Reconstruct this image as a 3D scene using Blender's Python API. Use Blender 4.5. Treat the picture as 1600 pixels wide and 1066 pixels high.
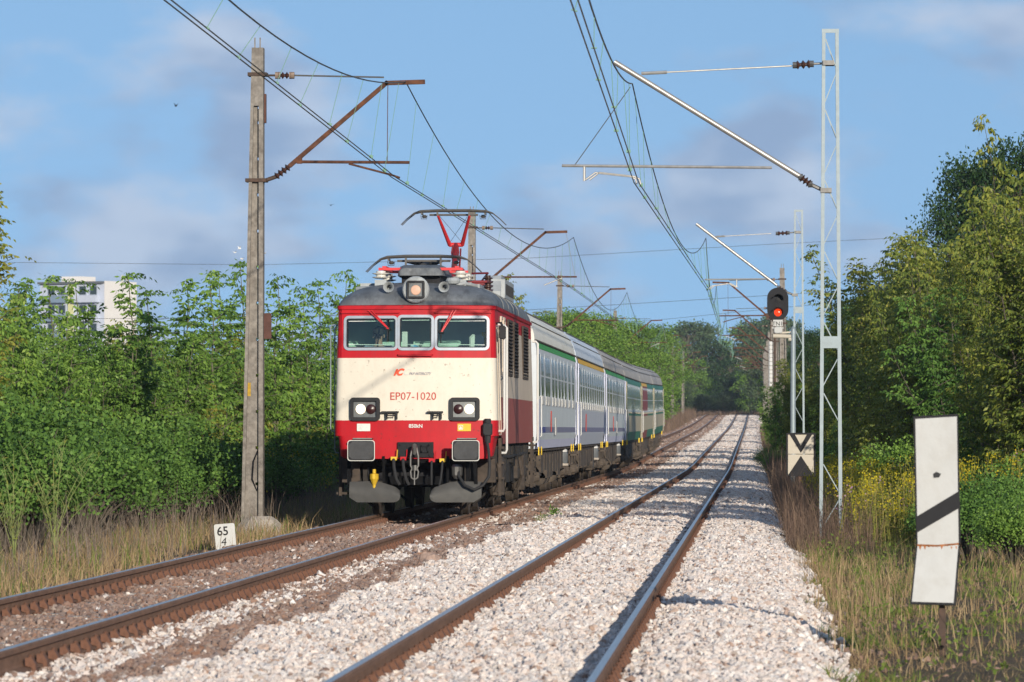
import bpy, bmesh, math, random
import numpy as np
from mathutils import Vector, Matrix, Euler
R = math.radians
random.seed(7); np.random.seed(7)
for o in list(bpy.data.objects): bpy.data.objects.remove(o)
S = bpy.context.scene
COL = S.collection

# ------------------------------------------------------------------ camera
F = 8400.0                     # focal length in photo pixels (1600 px wide)
H = 1.45                       # eye height above the rail heads
PB = math.atan(138 / F); PA = math.atan(380 / F * math.cos(PB))
cd = bpy.data.cameras.new('camera'); cam = bpy.data.objects.new('camera', cd); COL.objects.link(cam)
cam.location = (0, 0, H); cam.rotation_euler = (R(90) + PB, 0, PA)
cd.sensor_width = 36; cd.lens = F / 1600 * 36; cd.clip_start = .5; cd.clip_end = 9000
cd.dof.use_dof = True; cd.dof.focus_distance = 93; cd.dof.aperture_fstop = 9
S.camera = cam
CR = Euler((R(90) + PB, 0, PA)).to_matrix()
def at(px, py, Y):
    """point at distance Y along the line seen at photo pixel (px, py)"""
    d = CR @ Vector(((px - 800) / F, (533 - py) / F, -1))
    return Vector((0, 0, H)) + d * (Y / d.y)

# ------------------------------------------------------------------ light
SUN = Vector((1, -2.9, .66)).normalized()          # towards the sun
W = bpy.data.worlds.new('World'); S.world = W; W.use_nodes = True
nt = W.node_tree; nt.nodes.clear()
def N(t, typ, **kw):
    n = t.nodes.new(typ)
    for k, v in kw.items(): setattr(n, k, v)
    return n
wo = N(nt, 'ShaderNodeOutputWorld'); bg = N(nt, 'ShaderNodeBackground'); sky = N(nt, 'ShaderNodeTexSky')
sky.sky_type = 'NISHITA'; sky.sun_disc = False
sky.sun_elevation = math.asin(SUN.z); sky.sun_rotation = math.atan2(SUN.x, SUN.y)
sky.altitude = 100; sky.air_density = 1.0; sky.dust_density = .3; sky.ozone_density = 2.5
tc = N(nt, 'ShaderNodeTexCoord')
sep = N(nt, 'ShaderNodeSeparateXYZ'); nt.links.new(tc.outputs['Generated'], sep.inputs[0])
# clouds: soft noise on the sky dome
def cloud_noise(scale, loc, detail, lo, hi, top):
    mp = N(nt, 'ShaderNodeMapping'); mp.inputs['Scale'].default_value = scale; mp.inputs['Location'].default_value = loc; nt.links.new(tc.outputs['Generated'], mp.inputs[0])
    nz = N(nt, 'ShaderNodeTexNoise'); nz.inputs['Scale'].default_value = 1; nz.inputs['Detail'].default_value = detail; nz.inputs['Roughness'].default_value = .5; nt.links.new(mp.outputs[0], nz.inputs['Vector'])
    cr = N(nt, 'ShaderNodeValToRGB'); e = cr.color_ramp.elements; cr.color_ramp.interpolation = 'EASE'; e[0].position = lo; e[0].color = (0, 0, 0, 1); e[1].position = hi; e[1].color = (top, top, top, 1); nt.links.new(nz.outputs['Fac'], cr.inputs[0]); return cr.outputs[0]
cover = cloud_noise((19, 19, 40), (3.1, 1.7, 0.6), 8, .47, .62, .82)
tone = cloud_noise((30, 30, 60), (8.3, 2.2, 5.1), 3, .38, .62, 1)
ccol = N(nt, 'ShaderNodeMix', data_type='RGBA'); ccol.inputs['A'].default_value = (1.85, 2.5, 3.7, 1); ccol.inputs['B'].default_value = (3.3, 3.85, 4.8, 1); nt.links.new(tone, ccol.inputs['Factor'])
# lift the direction a little: clear deep-blue air right down to the tree line
mx = N(nt, 'ShaderNodeMath', operation='MULTIPLY_ADD'); mx.inputs[1].default_value = .75; mx.inputs[2].default_value = .25
nt.links.new(sep.outputs[2], mx.inputs[0])
cmb = N(nt, 'ShaderNodeCombineXYZ'); nt.links.new(sep.outputs[0], cmb.inputs[0]); nt.links.new(sep.outputs[1], cmb.inputs[1]); nt.links.new(mx.outputs[0], cmb.inputs[2])
vn = N(nt, 'ShaderNodeVectorMath', operation='NORMALIZE'); nt.links.new(cmb.outputs[0], vn.inputs[0])
nt.links.new(vn.outputs[0], sky.inputs[0])
mixc = N(nt, 'ShaderNodeMix', data_type='RGBA'); nt.links.new(ccol.outputs['Result'], mixc.inputs['B'])
nt.links.new(cover, mixc.inputs['Factor']); nt.links.new(sky.outputs[0], mixc.inputs['A'])
nt.links.new(mixc.outputs['Result'], bg.inputs[0]); bg.inputs[1].default_value = .138
nt.links.new(bg.outputs[0], wo.inputs[0])
sl = bpy.data.lights.new('sun', 'SUN'); so = bpy.data.objects.new('sun', sl); COL.objects.link(so)
sl.energy = 4.0; sl.angle = R(.53); sl.color = (1, .91, .76)
so.rotation_euler = SUN.to_track_quat('Z', 'Y').to_euler(); so.location = (40, -60, 40)
S.view_settings.view_transform = 'Standard'; S.view_settings.look = 'None'; S.view_settings.gamma = 1
S.view_settings.use_curve_mapping = False; S.view_settings.exposure = .22
S.render.engine = 'CYCLES'; S.render.resolution_x = 1024; S.render.resolution_y = 682
S.cycles.max_bounces = 6; S.cycles.diffuse_bounces = 3; S.cycles.transparent_max_bounces = 12; S.cycles.volume_bounces = 0

# ------------------------------------------------------------------ materials
def bsdf(m): return m.node_tree.nodes['Principled BSDF']
MATS = {}
def mat(name, col, rough=.6, metal=0, var=.12, scale=6, bump=0, dirt=None, dirt_amt=.35, dscale=2.0, stretch=(1, 1, 1), spec=.4):
    if name in MATS: return MATS[name]
    m = bpy.data.materials.new(name); m.use_nodes = True; t = m.node_tree; b = bsdf(m)
    b.inputs['Roughness'].default_value = rough; b.inputs['Metallic'].default_value = metal; b.inputs['Specular IOR Level'].default_value = spec
    g = N(t, 'ShaderNodeTexCoord'); mp = N(t, 'ShaderNodeMapping'); mp.inputs['Scale'].default_value = stretch
    t.links.new(g.outputs['Object'], mp.inputs[0])
    n = N(t, 'ShaderNodeTexNoise'); n.inputs['Scale'].default_value = scale; n.inputs['Detail'].default_value = 6; n.inputs['Roughness'].default_value = .6
    t.links.new(mp.outputs[0], n.inputs['Vector'])
    r = N(t, 'ShaderNodeValToRGB'); a, c = 1 - var, 1 + var
    r.color_ramp.elements[0].position = .3; r.color_ramp.elements[1].position = .7
    r.color_ramp.elements[0].color = (col[0] * a, col[1] * a, col[2] * a, 1); r.color_ramp.elements[1].color = (min(1, col[0] * c), min(1, col[1] * c), min(1, col[2] * c), 1)
    t.links.new(n.outputs['Fac'], r.inputs[0]); out = r.outputs[0]
    if dirt:
        n2 = N(t, 'ShaderNodeTexNoise'); n2.inputs['Scale'].default_value = dscale; n2.inputs['Detail'].default_value = 9; n2.inputs['Roughness'].default_value = .68
        t.links.new(mp.outputs[0], n2.inputs['Vector'])
        r2 = N(t, 'ShaderNodeValToRGB'); r2.color_ramp.elements[0].position = .48; r2.color_ramp.elements[1].position = .72
        r2.color_ramp.elements[0].color = (0, 0, 0, 1); r2.color_ramp.elements[1].color = (dirt_amt,) * 3 + (1,)
        t.links.new(n2.outputs['Fac'], r2.inputs[0])
        mm = N(t, 'ShaderNodeMix', data_type='RGBA'); mm.inputs['B'].default_value = (*dirt, 1)
        t.links.new(r2.outputs[0], mm.inputs['Factor']); t.links.new(out, mm.inputs['A']); out = mm.outputs['Result']
    t.links.new(out, b.inputs['Base Color'])
    if bump:
        bp = N(t, 'ShaderNodeBump'); bp.inputs['Strength'].default_value = min(1, bump); bp.inputs['Distance'].default_value = .02
        t.links.new(n.outputs['Fac'], bp.inputs['Height']); t.links.new(bp.outputs[0], b.inputs['Normal'])
    MATS[name] = m; return m
def ramp_mat(name, cols, rough=.6, src='object', trans=0.0, spec=.3, noise=None):
    """colour picked per instance ('object') or per leaf ('island')"""
    m = bpy.data.materials.new(name); m.use_nodes = True; t = m.node_tree; b = bsdf(m)
    b.inputs['Roughness'].default_value = rough; b.inputs['Specular IOR Level'].default_value = spec
    if src == 'object': o = N(t, 'ShaderNodeObjectInfo').outputs['Random']
    else: o = N(t, 'ShaderNodeNewGeometry').outputs['Random Per Island']
    r = N(t, 'ShaderNodeValToRGB'); e = r.color_ramp.elements
    for i, c in enumerate(cols):
        p = i / (len(cols) - 1)
        if i == 0: x = e[0]; x.position = 0
        elif i == len(cols) - 1: x = e[len(e) - 1]; x.position = 1
        else: x = e.new(p)
        x.color = (*c, 1)
    if noise:
        g = N(t, 'ShaderNodeNewGeometry'); nn = N(t, 'ShaderNodeTexNoise'); nn.inputs['Scale'].default_value = noise; nn.inputs['Detail'].default_value = 3
        t.links.new(g.outputs['Position'], nn.inputs['Vector'])
        ma = N(t, 'ShaderNodeMath', operation='MULTIPLY_ADD'); ma.inputs[1].default_value = 2.2; ma.inputs[2].default_value = -.6
        t.links.new(nn.outputs['Fac'], ma.inputs[0])
        mi = N(t, 'ShaderNodeMix', data_type='FLOAT'); mi.inputs['Factor'].default_value = .55
        t.links.new(o, mi.inputs['A']); t.links.new(ma.outputs[0], mi.inputs['B']); o = mi.outputs['Result']
    t.links.new(o, r.inputs[0]); t.links.new(r.outputs[0], b.inputs['Base Color'])
    if trans:
        tr = N(t, 'ShaderNodeBsdfTranslucent'); t.links.new(r.outputs[0], tr.inputs[0])
        mx = N(t, 'ShaderNodeMixShader'); mx.inputs[0].default_value = trans
        t.links.new(b.outputs[0], mx.inputs[1]); t.links.new(tr.outputs[0], mx.inputs[2])
        t.links.new(mx.outputs[0], t.nodes['Material Output'].inputs[0])
    MATS[name] = m; return m
def glass(name, tint, gl=.25):
    m = bpy.data.materials.new(name); m.use_nodes = True; t = m.node_tree
    tr = N(t, 'ShaderNodeBsdfTransparent'); tr.inputs[0].default_value = (*tint, 1)
    g = N(t, 'ShaderNodeBsdfGlossy'); g.inputs['Roughness'].default_value = .03; g.inputs[0].default_value = (.9, .95, 1, 1)
    f = N(t, 'ShaderNodeFresnel'); f.inputs[0].default_value = 1.5
    a = N(t, 'ShaderNodeMath', operation='MULTIPLY_ADD'); a.inputs[1].default_value = 1.0; a.inputs[2].default_value = gl
    t.links.new(f.outputs[0], a.inputs[0])
    x = N(t, 'ShaderNodeMixShader'); t.links.new(a.outputs[0], x.inputs[0]); t.links.new(tr.outputs[0], x.inputs[1]); t.links.new(g.outputs[0], x.inputs[2])
    t.links.new(x.outputs[0], t.nodes['Material Output'].inputs[0]); MATS[name] = m; return m
def emit(name, col, s, base=(.5, .5, .5)):
    m = mat(name, base, .2); b = bsdf(m); b.inputs['Emission Color'].default_value = (*col, 1); b.inputs['Emission Strength'].default_value = s; return m

# ------------------------------------------------------------------ mesh building
class MB:
    def __init__(s): s.v = []; s.f = []
    def add(s, vs, fs):
        k = len(s.v); s.v += [tuple(p) for p in vs]; s.f += [tuple(i + k for i in f) for f in fs]; return s
    def box(s, x0, x1, y0, y1, z0, z1):
        return s.add([(x0, y0, z0), (x1, y0, z0), (x1, y1, z0), (x0, y1, z0), (x0, y0, z1), (x1, y0, z1), (x1, y1, z1), (x0, y1, z1)],
                     [(0, 3, 2, 1), (4, 5, 6, 7), (0, 1, 5, 4), (1, 2, 6, 5), (2, 3, 7, 6), (3, 0, 4, 7)])
    def rbox(s, x0, x1, y0, y1, z0, z1, b):
        """box with chamfered edges round its y axis and a chamfered front"""
        def ring(y, i):
            return [(x0 + i + b, y, z0 + i), (x1 - i - b, y, z0 + i), (x1 - i, y, z0 + i + b), (x1 - i, y, z1 - i - b), (x1 - i - b, y, z1 - i), (x0 + i + b, y, z1 - i), (x0 + i, y, z1 - i - b), (x0 + i, y, z0 + i + b)]
        return s.loft([ring(y0, b * .5), ring(y0 + b * .5, 0), ring(y1, 0)], True)
    def bar(s, p, q, w, h=None, up=(0, 0, 1)):
        p = Vector(p); q = Vector(q); h = h or w; d = (q - p).normalized(); u = Vector(up)
        if abs(d.dot(u)) > .99: u = Vector((0, 1, 0))
        a = d.cross(u).normalized() * (w / 2); c = a.cross(d).normalized() * (h / 2)
        vs = [e + x * a + y * c for e in (p, q) for x, y in ((-1, -1), (1, -1), (1, 1), (-1, 1))]
        return s.add(vs, [(0, 1, 2, 3), (4, 7, 6, 5), (0, 4, 5, 1), (1, 5, 6, 2), (2, 6, 7, 3), (3, 7, 4, 0)])
    def tube(s, pts, r, n=8):
        pts = [Vector(p) for p in pts]; rs = r if isinstance(r, (list, tuple)) else [r] * len(pts); rings = []; prev = None
        for i, p in enumerate(pts):
            d = (pts[min(i + 1, len(pts) - 1)] - pts[max(i - 1, 0)]).normalized()
            u = prev if prev is not None else (Vector((0, 0, 1)) if abs(d.z) < .9 else Vector((1, 0, 0)))
            a = (u - d * u.dot(d)).normalized(); prev = a; b = d.cross(a)
            rings.append([p + (a * math.cos(t) + b * math.sin(t)) * rs[i] for t in [2 * math.pi * k / n for k in range(n)]])
        return s.loft(rings, True)
    def loft(s, rings, caps=False, closed=True):
        n = len(rings[0]); k = len(s.v); vs = [p for r in rings for p in r]; fs = []
        for i in range(len(rings) - 1):
            for j in range(n if closed else n - 1):
                a = i * n + j; b = i * n + (j + 1) % n; fs.append((a, b, b + n, a + n))
        if caps: fs.append(tuple(range(n - 1, -1, -1))); fs.append(tuple((len(rings) - 1) * n + j for j in range(n)))
        return s.add(vs, fs)
    def lathe(s, prof, c, axis='z', n=16, caps=True):
        c = Vector(c); ax = {'x': ((0, 1, 0), (0, 0, 1), (1, 0, 0)), 'y': ((0, 0, 1), (1, 0, 0), (0, 1, 0)), 'z': ((1, 0, 0), (0, 1, 0), (0, 0, 1))}[axis]
        a, b, d = [Vector(x) for x in ax]
        return s.loft([[c + d * h + (a * math.cos(t) + b * math.sin(t)) * max(r, 1e-4) for t in [2 * math.pi * k / n for k in range(n)]] for r, h in prof], caps)
    def prism(s, poly, axis, t0, t1):
        m = {'y': lambda u, w, t: (u, t, w), 'x': lambda u, w, t: (t, u, w), 'z': lambda u, w, t: (u, w, t)}[axis]
        return s.loft([[m(u, w, t0) for u, w in poly], [m(u, w, t1) for u, w in poly]], True)
    def build(s, name, m, parent=None, smooth=False, kind=None):
        me = bpy.data.meshes.new(name); me.from_pydata(s.v, [], s.f)
        bm = bmesh.new(); bm.from_mesh(me); bmesh.ops.recalc_face_normals(bm, faces=bm.faces); bm.to_mesh(me); bm.free()
        return link(name, me, m, parent, smooth, kind)
def link(name, me, m, parent=None, smooth=False, kind=None):
    if m: me.materials.append(MATS[m] if isinstance(m, str) else m)
    if smooth:
        me.polygons.foreach_set('use_smooth', [True] * len(me.polygons)); 
        try: me.set_sharp_from_angle(angle=R(40))
        except Exception: pass
    o = bpy.data.objects.new(name, me); COL.objects.link(o); o.parent = parent
    if kind: o['kind'] = kind
    return o
def tag(o, label, cat, group=None):
    o['label'] = label; o['category'] = cat
    if group: o['group'] = group
    return o
def thing(name, loc, label, cat, group=None, rz=0):
    o = bpy.data.objects.new(name, None); o.empty_display_size = .2; COL.objects.link(o); o.location = loc; o.rotation_euler.z = rz
    return tag(o, label, cat, group)
def copy_tree(o, parent=None):
    c = o.copy(); COL.objects.link(c); c.parent = parent
    for ch in o.children: copy_tree(ch, c)
    return c
def npmesh(name, V, Fq):
    """fast mesh: V (n,3), Fq (m,k) faces of equal size"""
    me = bpy.data.meshes.new(name); V = np.asarray(V, np.float32); Fq = np.asarray(Fq, np.int32); m, k = Fq.shape
    me.vertices.add(len(V)); me.vertices.foreach_set('co', V.ravel()); me.loops.add(m * k); me.loops.foreach_set('vertex_index', Fq.ravel())
    me.polygons.add(m); me.polygons.foreach_set('loop_start', np.arange(0, m * k, k, dtype=np.int32)); me.update(calc_edges=True); return me
def text(name, s, size, m, parent, x, y, z, align='CENTER', shear=0, rot=(R(90), 0, 0), depth=.002, sx=1, offset=0):
    cu = bpy.data.curves.new(name, 'FONT'); cu.body = s; cu.size = size; cu.align_x = align; cu.shear = shear; cu.extrude = depth; cu.resolution_u = 3; cu.offset = offset
    t = bpy.data.objects.new('tmp', cu); COL.objects.link(t); dg = bpy.context.evaluated_depsgraph_get(); dg.update()
    me = bpy.data.meshes.new_from_object(t.evaluated_get(dg)); bpy.data.objects.remove(t); bpy.data.curves.remove(cu); me.materials.clear()
    o = link(name, me, m, parent); o.location = (x, y, z); o.rotation_euler = rot; o.scale = (sx, 1, 1); return o
def rrect(x0, x1, z0, z1, r, n=5):
    p = []
    for cx, cz, a0 in ((x1 - r, z0 + r, -90), (x1 - r, z1 - r, 0), (x0 + r, z1 - r, 90), (x0 + r, z0 + r, 180)):
        for k in range(n + 1):
            a = R(a0 + 90 * k / n); p.append((cx + r * math.cos(a), cz + r * math.sin(a)))
    return p
def frame_ring(mb, x0, x1, z0, z1, w, r, y0, y1, yf=lambda x, z: 0):
    """rounded rectangular frame lying in the x-z plane"""
    o = rrect(x0, x1, z0, z1, r); i = rrect(x0 + w, x1 - w, z0 + w, z1 - w, max(.01, r - w))
    g = lambda P, y: [(x, y + yf(x, z), z) for x, z in P]
    rings = [g(i, y1), g(i, y0), g(o, y0), g(o, y1)]
    mb.loft(rings + [rings[0]])
# piecewise linear profiles
GY = [-200, 190, 215, 240, 306, 390, 470, 544, 640, 700, 760, 4000]; GZ = [0, 0, .06, .22, .58, 1.02, 1.45, 1.95, 2.75, 3.35, 3.55, 3.55]
def rise(Y): return np.interp(Y, GY, GZ)
XL, XR = -5.70, -1.70                 # track centres
ZX = [-60, -20, -12, -9, -8.2, -7.5, -6.9, -5.0, -4.4, -3.7, -3.1, -2.75, -2.6, -2.3, -2.1, -1.3, -1.1, -.8, -.65, -.2, .3, .62, 1.0, 3, 8, 60]
ZZ = [.3, -.1, -.3, -.36, -.36, -.28, -.2, -.2, -.18, -.16, -.12, -.125, -.165, -.165, -.12, -.12, -.165, -.165, -.125, -.13, -.19, -.33, -.36, -.3, -.1, .4]
def ground(X, Y): return np.interp(X, ZX, ZZ) + rise(Y)

# plain palette
mat('concrete', (.25, .225, .20), .92, 0, .3, 11, .8, (.12, .10, .085), .75, 4, spec=.15)
mat('concrete_pale', (.42, .37, .32), .95, 0, .2, 14, .5)
mat('rust', (.10, .048, .032), .85, 0, .4, 9, .3, (.24, .09, .04), .6, 7, spec=.15)
mat('rust_dark', (.075, .048, .036), .8, 0, .3, 8, .3, (.16, .07, .04), .5, 4)
mat('rail_rust', (.22, .125, .082), .85, 0, .25, 16, .3, (.13, .075, .05), .6, 4, (1, .3, 1), .2)
mat('fastening_rust', (.15, .072, .047), .9, 0, .4, 14, .4, (.1, .05, .03), .6, 6)
mat('polished_steel', (.52, .50, .47), .32, .9, .12, 3, 0, (.25, .15, .1), .4, 8, (4, .15, 1))
mat('galvanised', (.27, .32, .345), .5, .25, .08, 9, 0, (.20, .23, .25), .5, 5)
mat('galvanised_tube', (.48, .46, .43), .38, .6, .15, 9, 0, (.25, .22, .2), .5, 4)
mat('copper_green', (.18, .34, .25), .7, .1, .2, 20)
mat('wire_dark', (.085, .078, .07), .5, .4, .2, 20)
mat('contact_copper', (.13, .105, .085), .45, .6, .2, 20)
mat('insulator_brown', (.065, .030, .022), .25, 0, .2, 8)
mat('insulator_cap', (.30, .22, .17), .6, .3, .2, 10)
mat('white_paint', (.62, .61, .59), .55, 0, .05, 5, .1, (.55, .5, .43), .4, 3)
mat('black_paint', (.013, .013, .016), .6, 0, .2, 8, spec=.2)

# ------------------------------------------------------------------ ground and ballast
def ground_mat(name, cols, scale=3, bump=.8, bscale=30):
    m = bpy.data.materials.new(name); m.use_nodes = True; t = m.node_tree; b = bsdf(m); b.inputs['Roughness'].default_value = .95; b.inputs['Specular IOR Level'].default_value = .15
    g = N(t, 'ShaderNodeNewGeometry'); n = N(t, 'ShaderNodeTexNoise'); n.inputs['Scale'].default_value = scale; n.inputs['Detail'].default_value = 8; n.inputs['Roughness'].default_value = .7
    t.links.new(g.outputs['Position'], n.inputs['Vector']); r = N(t, 'ShaderNodeValToRGB'); e = r.color_ramp.elements
    for i, c in enumerate(cols):
        p = .3 + .4 * i / (len(cols) - 1)
        x = e[0] if i == 0 else (e[len(e) - 1] if i == len(cols) - 1 else e.new(p)); x.position = p; x.color = (*c, 1)
    t.links.new(n.outputs['Fac'], r.inputs[0]); t.links.new(r.outputs[0], b.inputs['Base Color'])
    v = N(t, 'ShaderNodeTexVoronoi'); v.inputs['Scale'].default_value = bscale; t.links.new(g.outputs['Position'], v.inputs['Vector'])
    bp = N(t, 'ShaderNodeBump'); bp.inputs['Strength'].default_value = bump; bp.inputs['Distance'].default_value = .06
    t.links.new(v.outputs['Distance'], bp.inputs['Height']); t.links.new(bp.outputs[0], b.inputs['Normal']); MATS[name] = m
ground_mat('soil', [(.09, .06, .04), (.20, .14, .095), (.14, .115, .06), (.30, .22, .15)], 5, 1, 26)
ground_mat('bed_white', [(.26, .22, .18), (.46, .41, .36), (.56, .50, .45)], 9, 1, 22)
ground_mat('bed_brown', [(.13, .095, .075), (.21, .16, .13), (.28, .23, .2)], 9, 1, 22)
def sheet(name, xs, ys, zf, m, label=None):
    X, Y = np.meshgrid(xs, ys); Z = zf(X, Y); nx, ny = len(xs), len(ys)
    V = np.stack([X, Y, Z], -1).reshape(-1, 3); i = np.arange(nx * ny).reshape(ny, nx)
    Fq = np.stack([i[:-1, :-1], i[:-1, 1:], i[1:, 1:], i[1:, :-1]], -1).reshape(-1, 4)
    o = link(name, npmesh(name, V, Fq), m, None, True); o['kind'] = 'structure'; return o
ys = np.r_[np.arange(-60, 800, 5.0), 900, 1200, 2000, 4500]
def terr(X, Y):
    z = ground(X, Y); bump = .05 * np.sin(X * 1.7 + Y * .31) * np.sin(Y * .23 + 1) * ((X > 1.2) | (X < -8.4))
    inside = (X > -7.6) & (X < .66); far = np.clip((np.abs(X + 3) - 40) / 300, 0, 1)
    return z + bump - .12 * inside + far * 2 
sheet('ground', np.r_[-3000, -900, -300, -120, -60, -40, np.arange(-28, -9, 1.0), np.array(ZX[3:25]), np.arange(1.5, 14, .75), 20, 40, 60, 120, 400, 1500, 3500], ys, terr, 'soil')
by = np.arange(-10, 775, 1.25)
def bedz(X, Y): return ground(X, Y) + .018 * np.sin(X * 9 + Y * 2.1) * np.sin(Y * 3.3 - X * 4) - .012
sheet('ballast_bed_old', np.r_[-7.62, -7.3, -6.9, -6.5, -6.2, -5.7, -5.2, -4.9, -4.4, -4.1, -3.85], by, bedz, 'bed_brown')
sheet('ballast_bed_new', np.r_[-3.85, -3.5, -3.1, -2.8, -2.45, -2.1, -1.7, -1.3, -.95, -.6, -.2, .1, .3, .5, .66], by, bedz, 'bed_white')

def stone_group(name, m, nvar, seed):
    g = bpy.data.node_groups.new(name, 'GeometryNodeTree')
    g.interface.new_socket('Geometry', in_out='INPUT', socket_type='NodeSocketGeometry'); g.interface.new_socket('Geometry', in_out='OUTPUT', socket_type='NodeSocketGeometry')
    gi = N(g, 'NodeGroupInput'); go = N(g, 'NodeGroupOutput'); L = g.links.new
    join = N(g, 'GeometryNodeJoinGeometry')
    for k in range(nvar):
        ico = N(g, 'GeometryNodeMeshIcoSphere'); ico.inputs['Radius'].default_value = 1; ico.inputs['Subdivisions'].default_value = 1 if k % 3 else 2
        sp = N(g, 'GeometryNodeSetPosition'); rv = N(g, 'FunctionNodeRandomValue', data_type='FLOAT_VECTOR')
        rv.inputs['Min'].default_value = (-.34,) * 3; rv.inputs['Max'].default_value = (.34,) * 3; rv.inputs['Seed'].default_value = seed + k
        L(ico.outputs['Mesh'], sp.inputs['Geometry']); L(rv.outputs['Value'], sp.inputs['Offset'])
        tr = N(g, 'GeometryNodeTransform'); tr.inputs['Scale'].default_value = (1, .75 + .05 * k, .6 + .04 * (k % 4)); L(sp.outputs[0], tr.inputs['Geometry'])
        sm = N(g, 'GeometryNodeSetMaterial'); sm.inputs['Material'].default_value = m; L(tr.outputs[0], sm.inputs[0])
        ss = N(g, 'GeometryNodeSetShadeSmooth'); ss.inputs['Shade Smooth'].default_value = False; L(sm.outputs[0], ss.inputs[0])
        gt = N(g, 'GeometryNodeGeometryToInstance'); L(ss.outputs[0], gt.inputs[0]); L(gt.outputs[0], join.inputs[0])
    iop = N(g, 'GeometryNodeInstanceOnPoints'); L(gi.outputs[0], iop.inputs['Points']); L(join.outputs[0], iop.inputs['Instance']); iop.inputs['Pick Instance'].default_value = True
    ri = N(g, 'FunctionNodeRandomValue', data_type='INT'); ri.inputs['Min'].default_value = 0; ri.inputs['Max'].default_value = nvar - 1; L(ri.outputs[2], iop.inputs['Instance Index'])
    rr = N(g, 'FunctionNodeRandomValue', data_type='FLOAT_VECTOR'); rr.inputs['Max'].default_value = (6.28,) * 3; rr.inputs['Seed'].default_value = 5
    e2r = N(g, 'FunctionNodeEulerToRotation'); L(rr.outputs[0], e2r.inputs[0]); L(e2r.outputs[0], iop.inputs['Rotation'])
    na = N(g, 'GeometryNodeInputNamedAttribute', data_type='FLOAT'); na.inputs['Name'].default_value = 'scl'; L(na.outputs['Attribute'], iop.inputs['Scale'])
    L(iop.outputs[0], go.inputs[0]); return g
white_cols = [(0.363, 0.293, 0.248), (0.703, 0.628, 0.572), (0.615, 0.498, 0.432), (0.791, 0.726, 0.680), (0.483, 0.444, 0.421), (0.725, 0.618, 0.562), (0.549, 0.466, 0.421), (0.769, 0.683, 0.616), (0.395, 0.260, 0.194), (0.659, 0.607, 0.583), (0.571, 0.520, 0.497), (0.802, 0.758, 0.713)]
brown_cols = [(.16, .10, .078), (.28, .185, .145), (.20, .135, .11), (.33, .21, .155), (.25, .17, .14), (.27, .21, .19), (.26, .135, .085), (.36, .265, .22), (.19, .13, .105), (.40, .32, .27)]
ramp_mat('stone_white', white_cols, .85); ramp_mat('stone_brown', brown_cols, .85)
pts_w, pts_b, sw, sb = [], [], [], []
rng = np.random.default_rng(3)
for (y0, y1, dens, r0, r1) in ((27, 42, 720, .014, .034), (42, 62, 520, .017, .037), (62, 95, 280, .024, .045), (95, 140, 120, .036, .055), (140, 215, 60, .05, .075), (215, 400, 26, .08, .11), (400, 765, 9, .13, .19)):
    n = int((y1 - y0) * 8.3 * dens); X = rng.uniform(-7.65, .72, n); Y = rng.uniform(y0, y1, n)
    px = 1180 + X * F / Y; keep = (px > -60 - 2 * F / Y) & (px < 1660 + 2 * F / Y)
    for xr in (XL - .753, XL + .753, XR - .753, XR + .753): keep &= np.abs(X - xr) > (.085 if y0 < 140 else .16)
    # ragged outer shoulders
    edge = .48 + .12 * np.sin(Y * .9) * np.sin(Y * .37 + 2); keep &= (X < edge) | (rng.random(n) < .18)
    keep &= (X > -7.25 + .12 * np.sin(Y * 1.1)) | (rng.random(n) < .22)
    X, Y = X[keep], Y[keep]; n = len(X); r = rng.uniform(r0, r1, n) * np.where(rng.random(n) < .04, 1.45, 1)
    mound = .02 * np.sin(Y * 2.1 + X * 3) + rng.normal(0, .008, n)
    sl_ = (np.abs(X - XL) < 1.3) & (((Y - 36) % .6) < .25) & (Y > 36)                    # sleepers keep partly clear
    Z = ground(X, Y) + mound + r * .15 - np.where(sl_, .03, 0) - np.where(Y > 140, r * .75 + (.02 if y0 > 300 else 0), 0)
    wn = np.sin(Y * .21) + np.sin(Y * .53 + 1.3) + np.sin(Y * 1.1 + X * 2)
    pw = np.where(X > -3.85 + .1 * np.sin(Y * .7), .975, .05)
    pw = np.where((X > -4.85) & (X < -4.3), np.clip(.62 + .14 * wn - np.clip((Y - 60) / 120, 0, .5), .05, .8), pw)
    isw = rng.random(n) < pw; P = np.stack([X, Y, Z], 1)
    pts_w.append(P[isw]); pts_b.append(P[~isw]); sw.append(r[isw]); sb.append(r[~isw])
for nm, P, s_, m, gseed in (('ballast_stones_new', pts_w, sw, 'stone_white', 11), ('ballast_stones_old', pts_b, sb, 'stone_brown', 31)):
    P = np.concatenate(P); s_ = np.concatenate(s_); me = bpy.data.meshes.new(nm); me.vertices.add(len(P)); me.vertices.foreach_set('co', P.astype(np.float32).ravel())
    a = me.attributes.new('scl', 'FLOAT', 'POINT'); a.data.foreach_set('value', s_.astype(np.float32))
    o = link(nm, me, m); o['kind'] = 'stuff'
    tag(o, 'pale crushed stone ballast around the right-hand track' if 'new' in nm else 'brown weathered stone ballast around the train\'s track', 'ballast')
    md = o.modifiers.new('stones', 'NODES'); md.node_group = stone_group(nm, MATS[m], 8, gseed)

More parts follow.
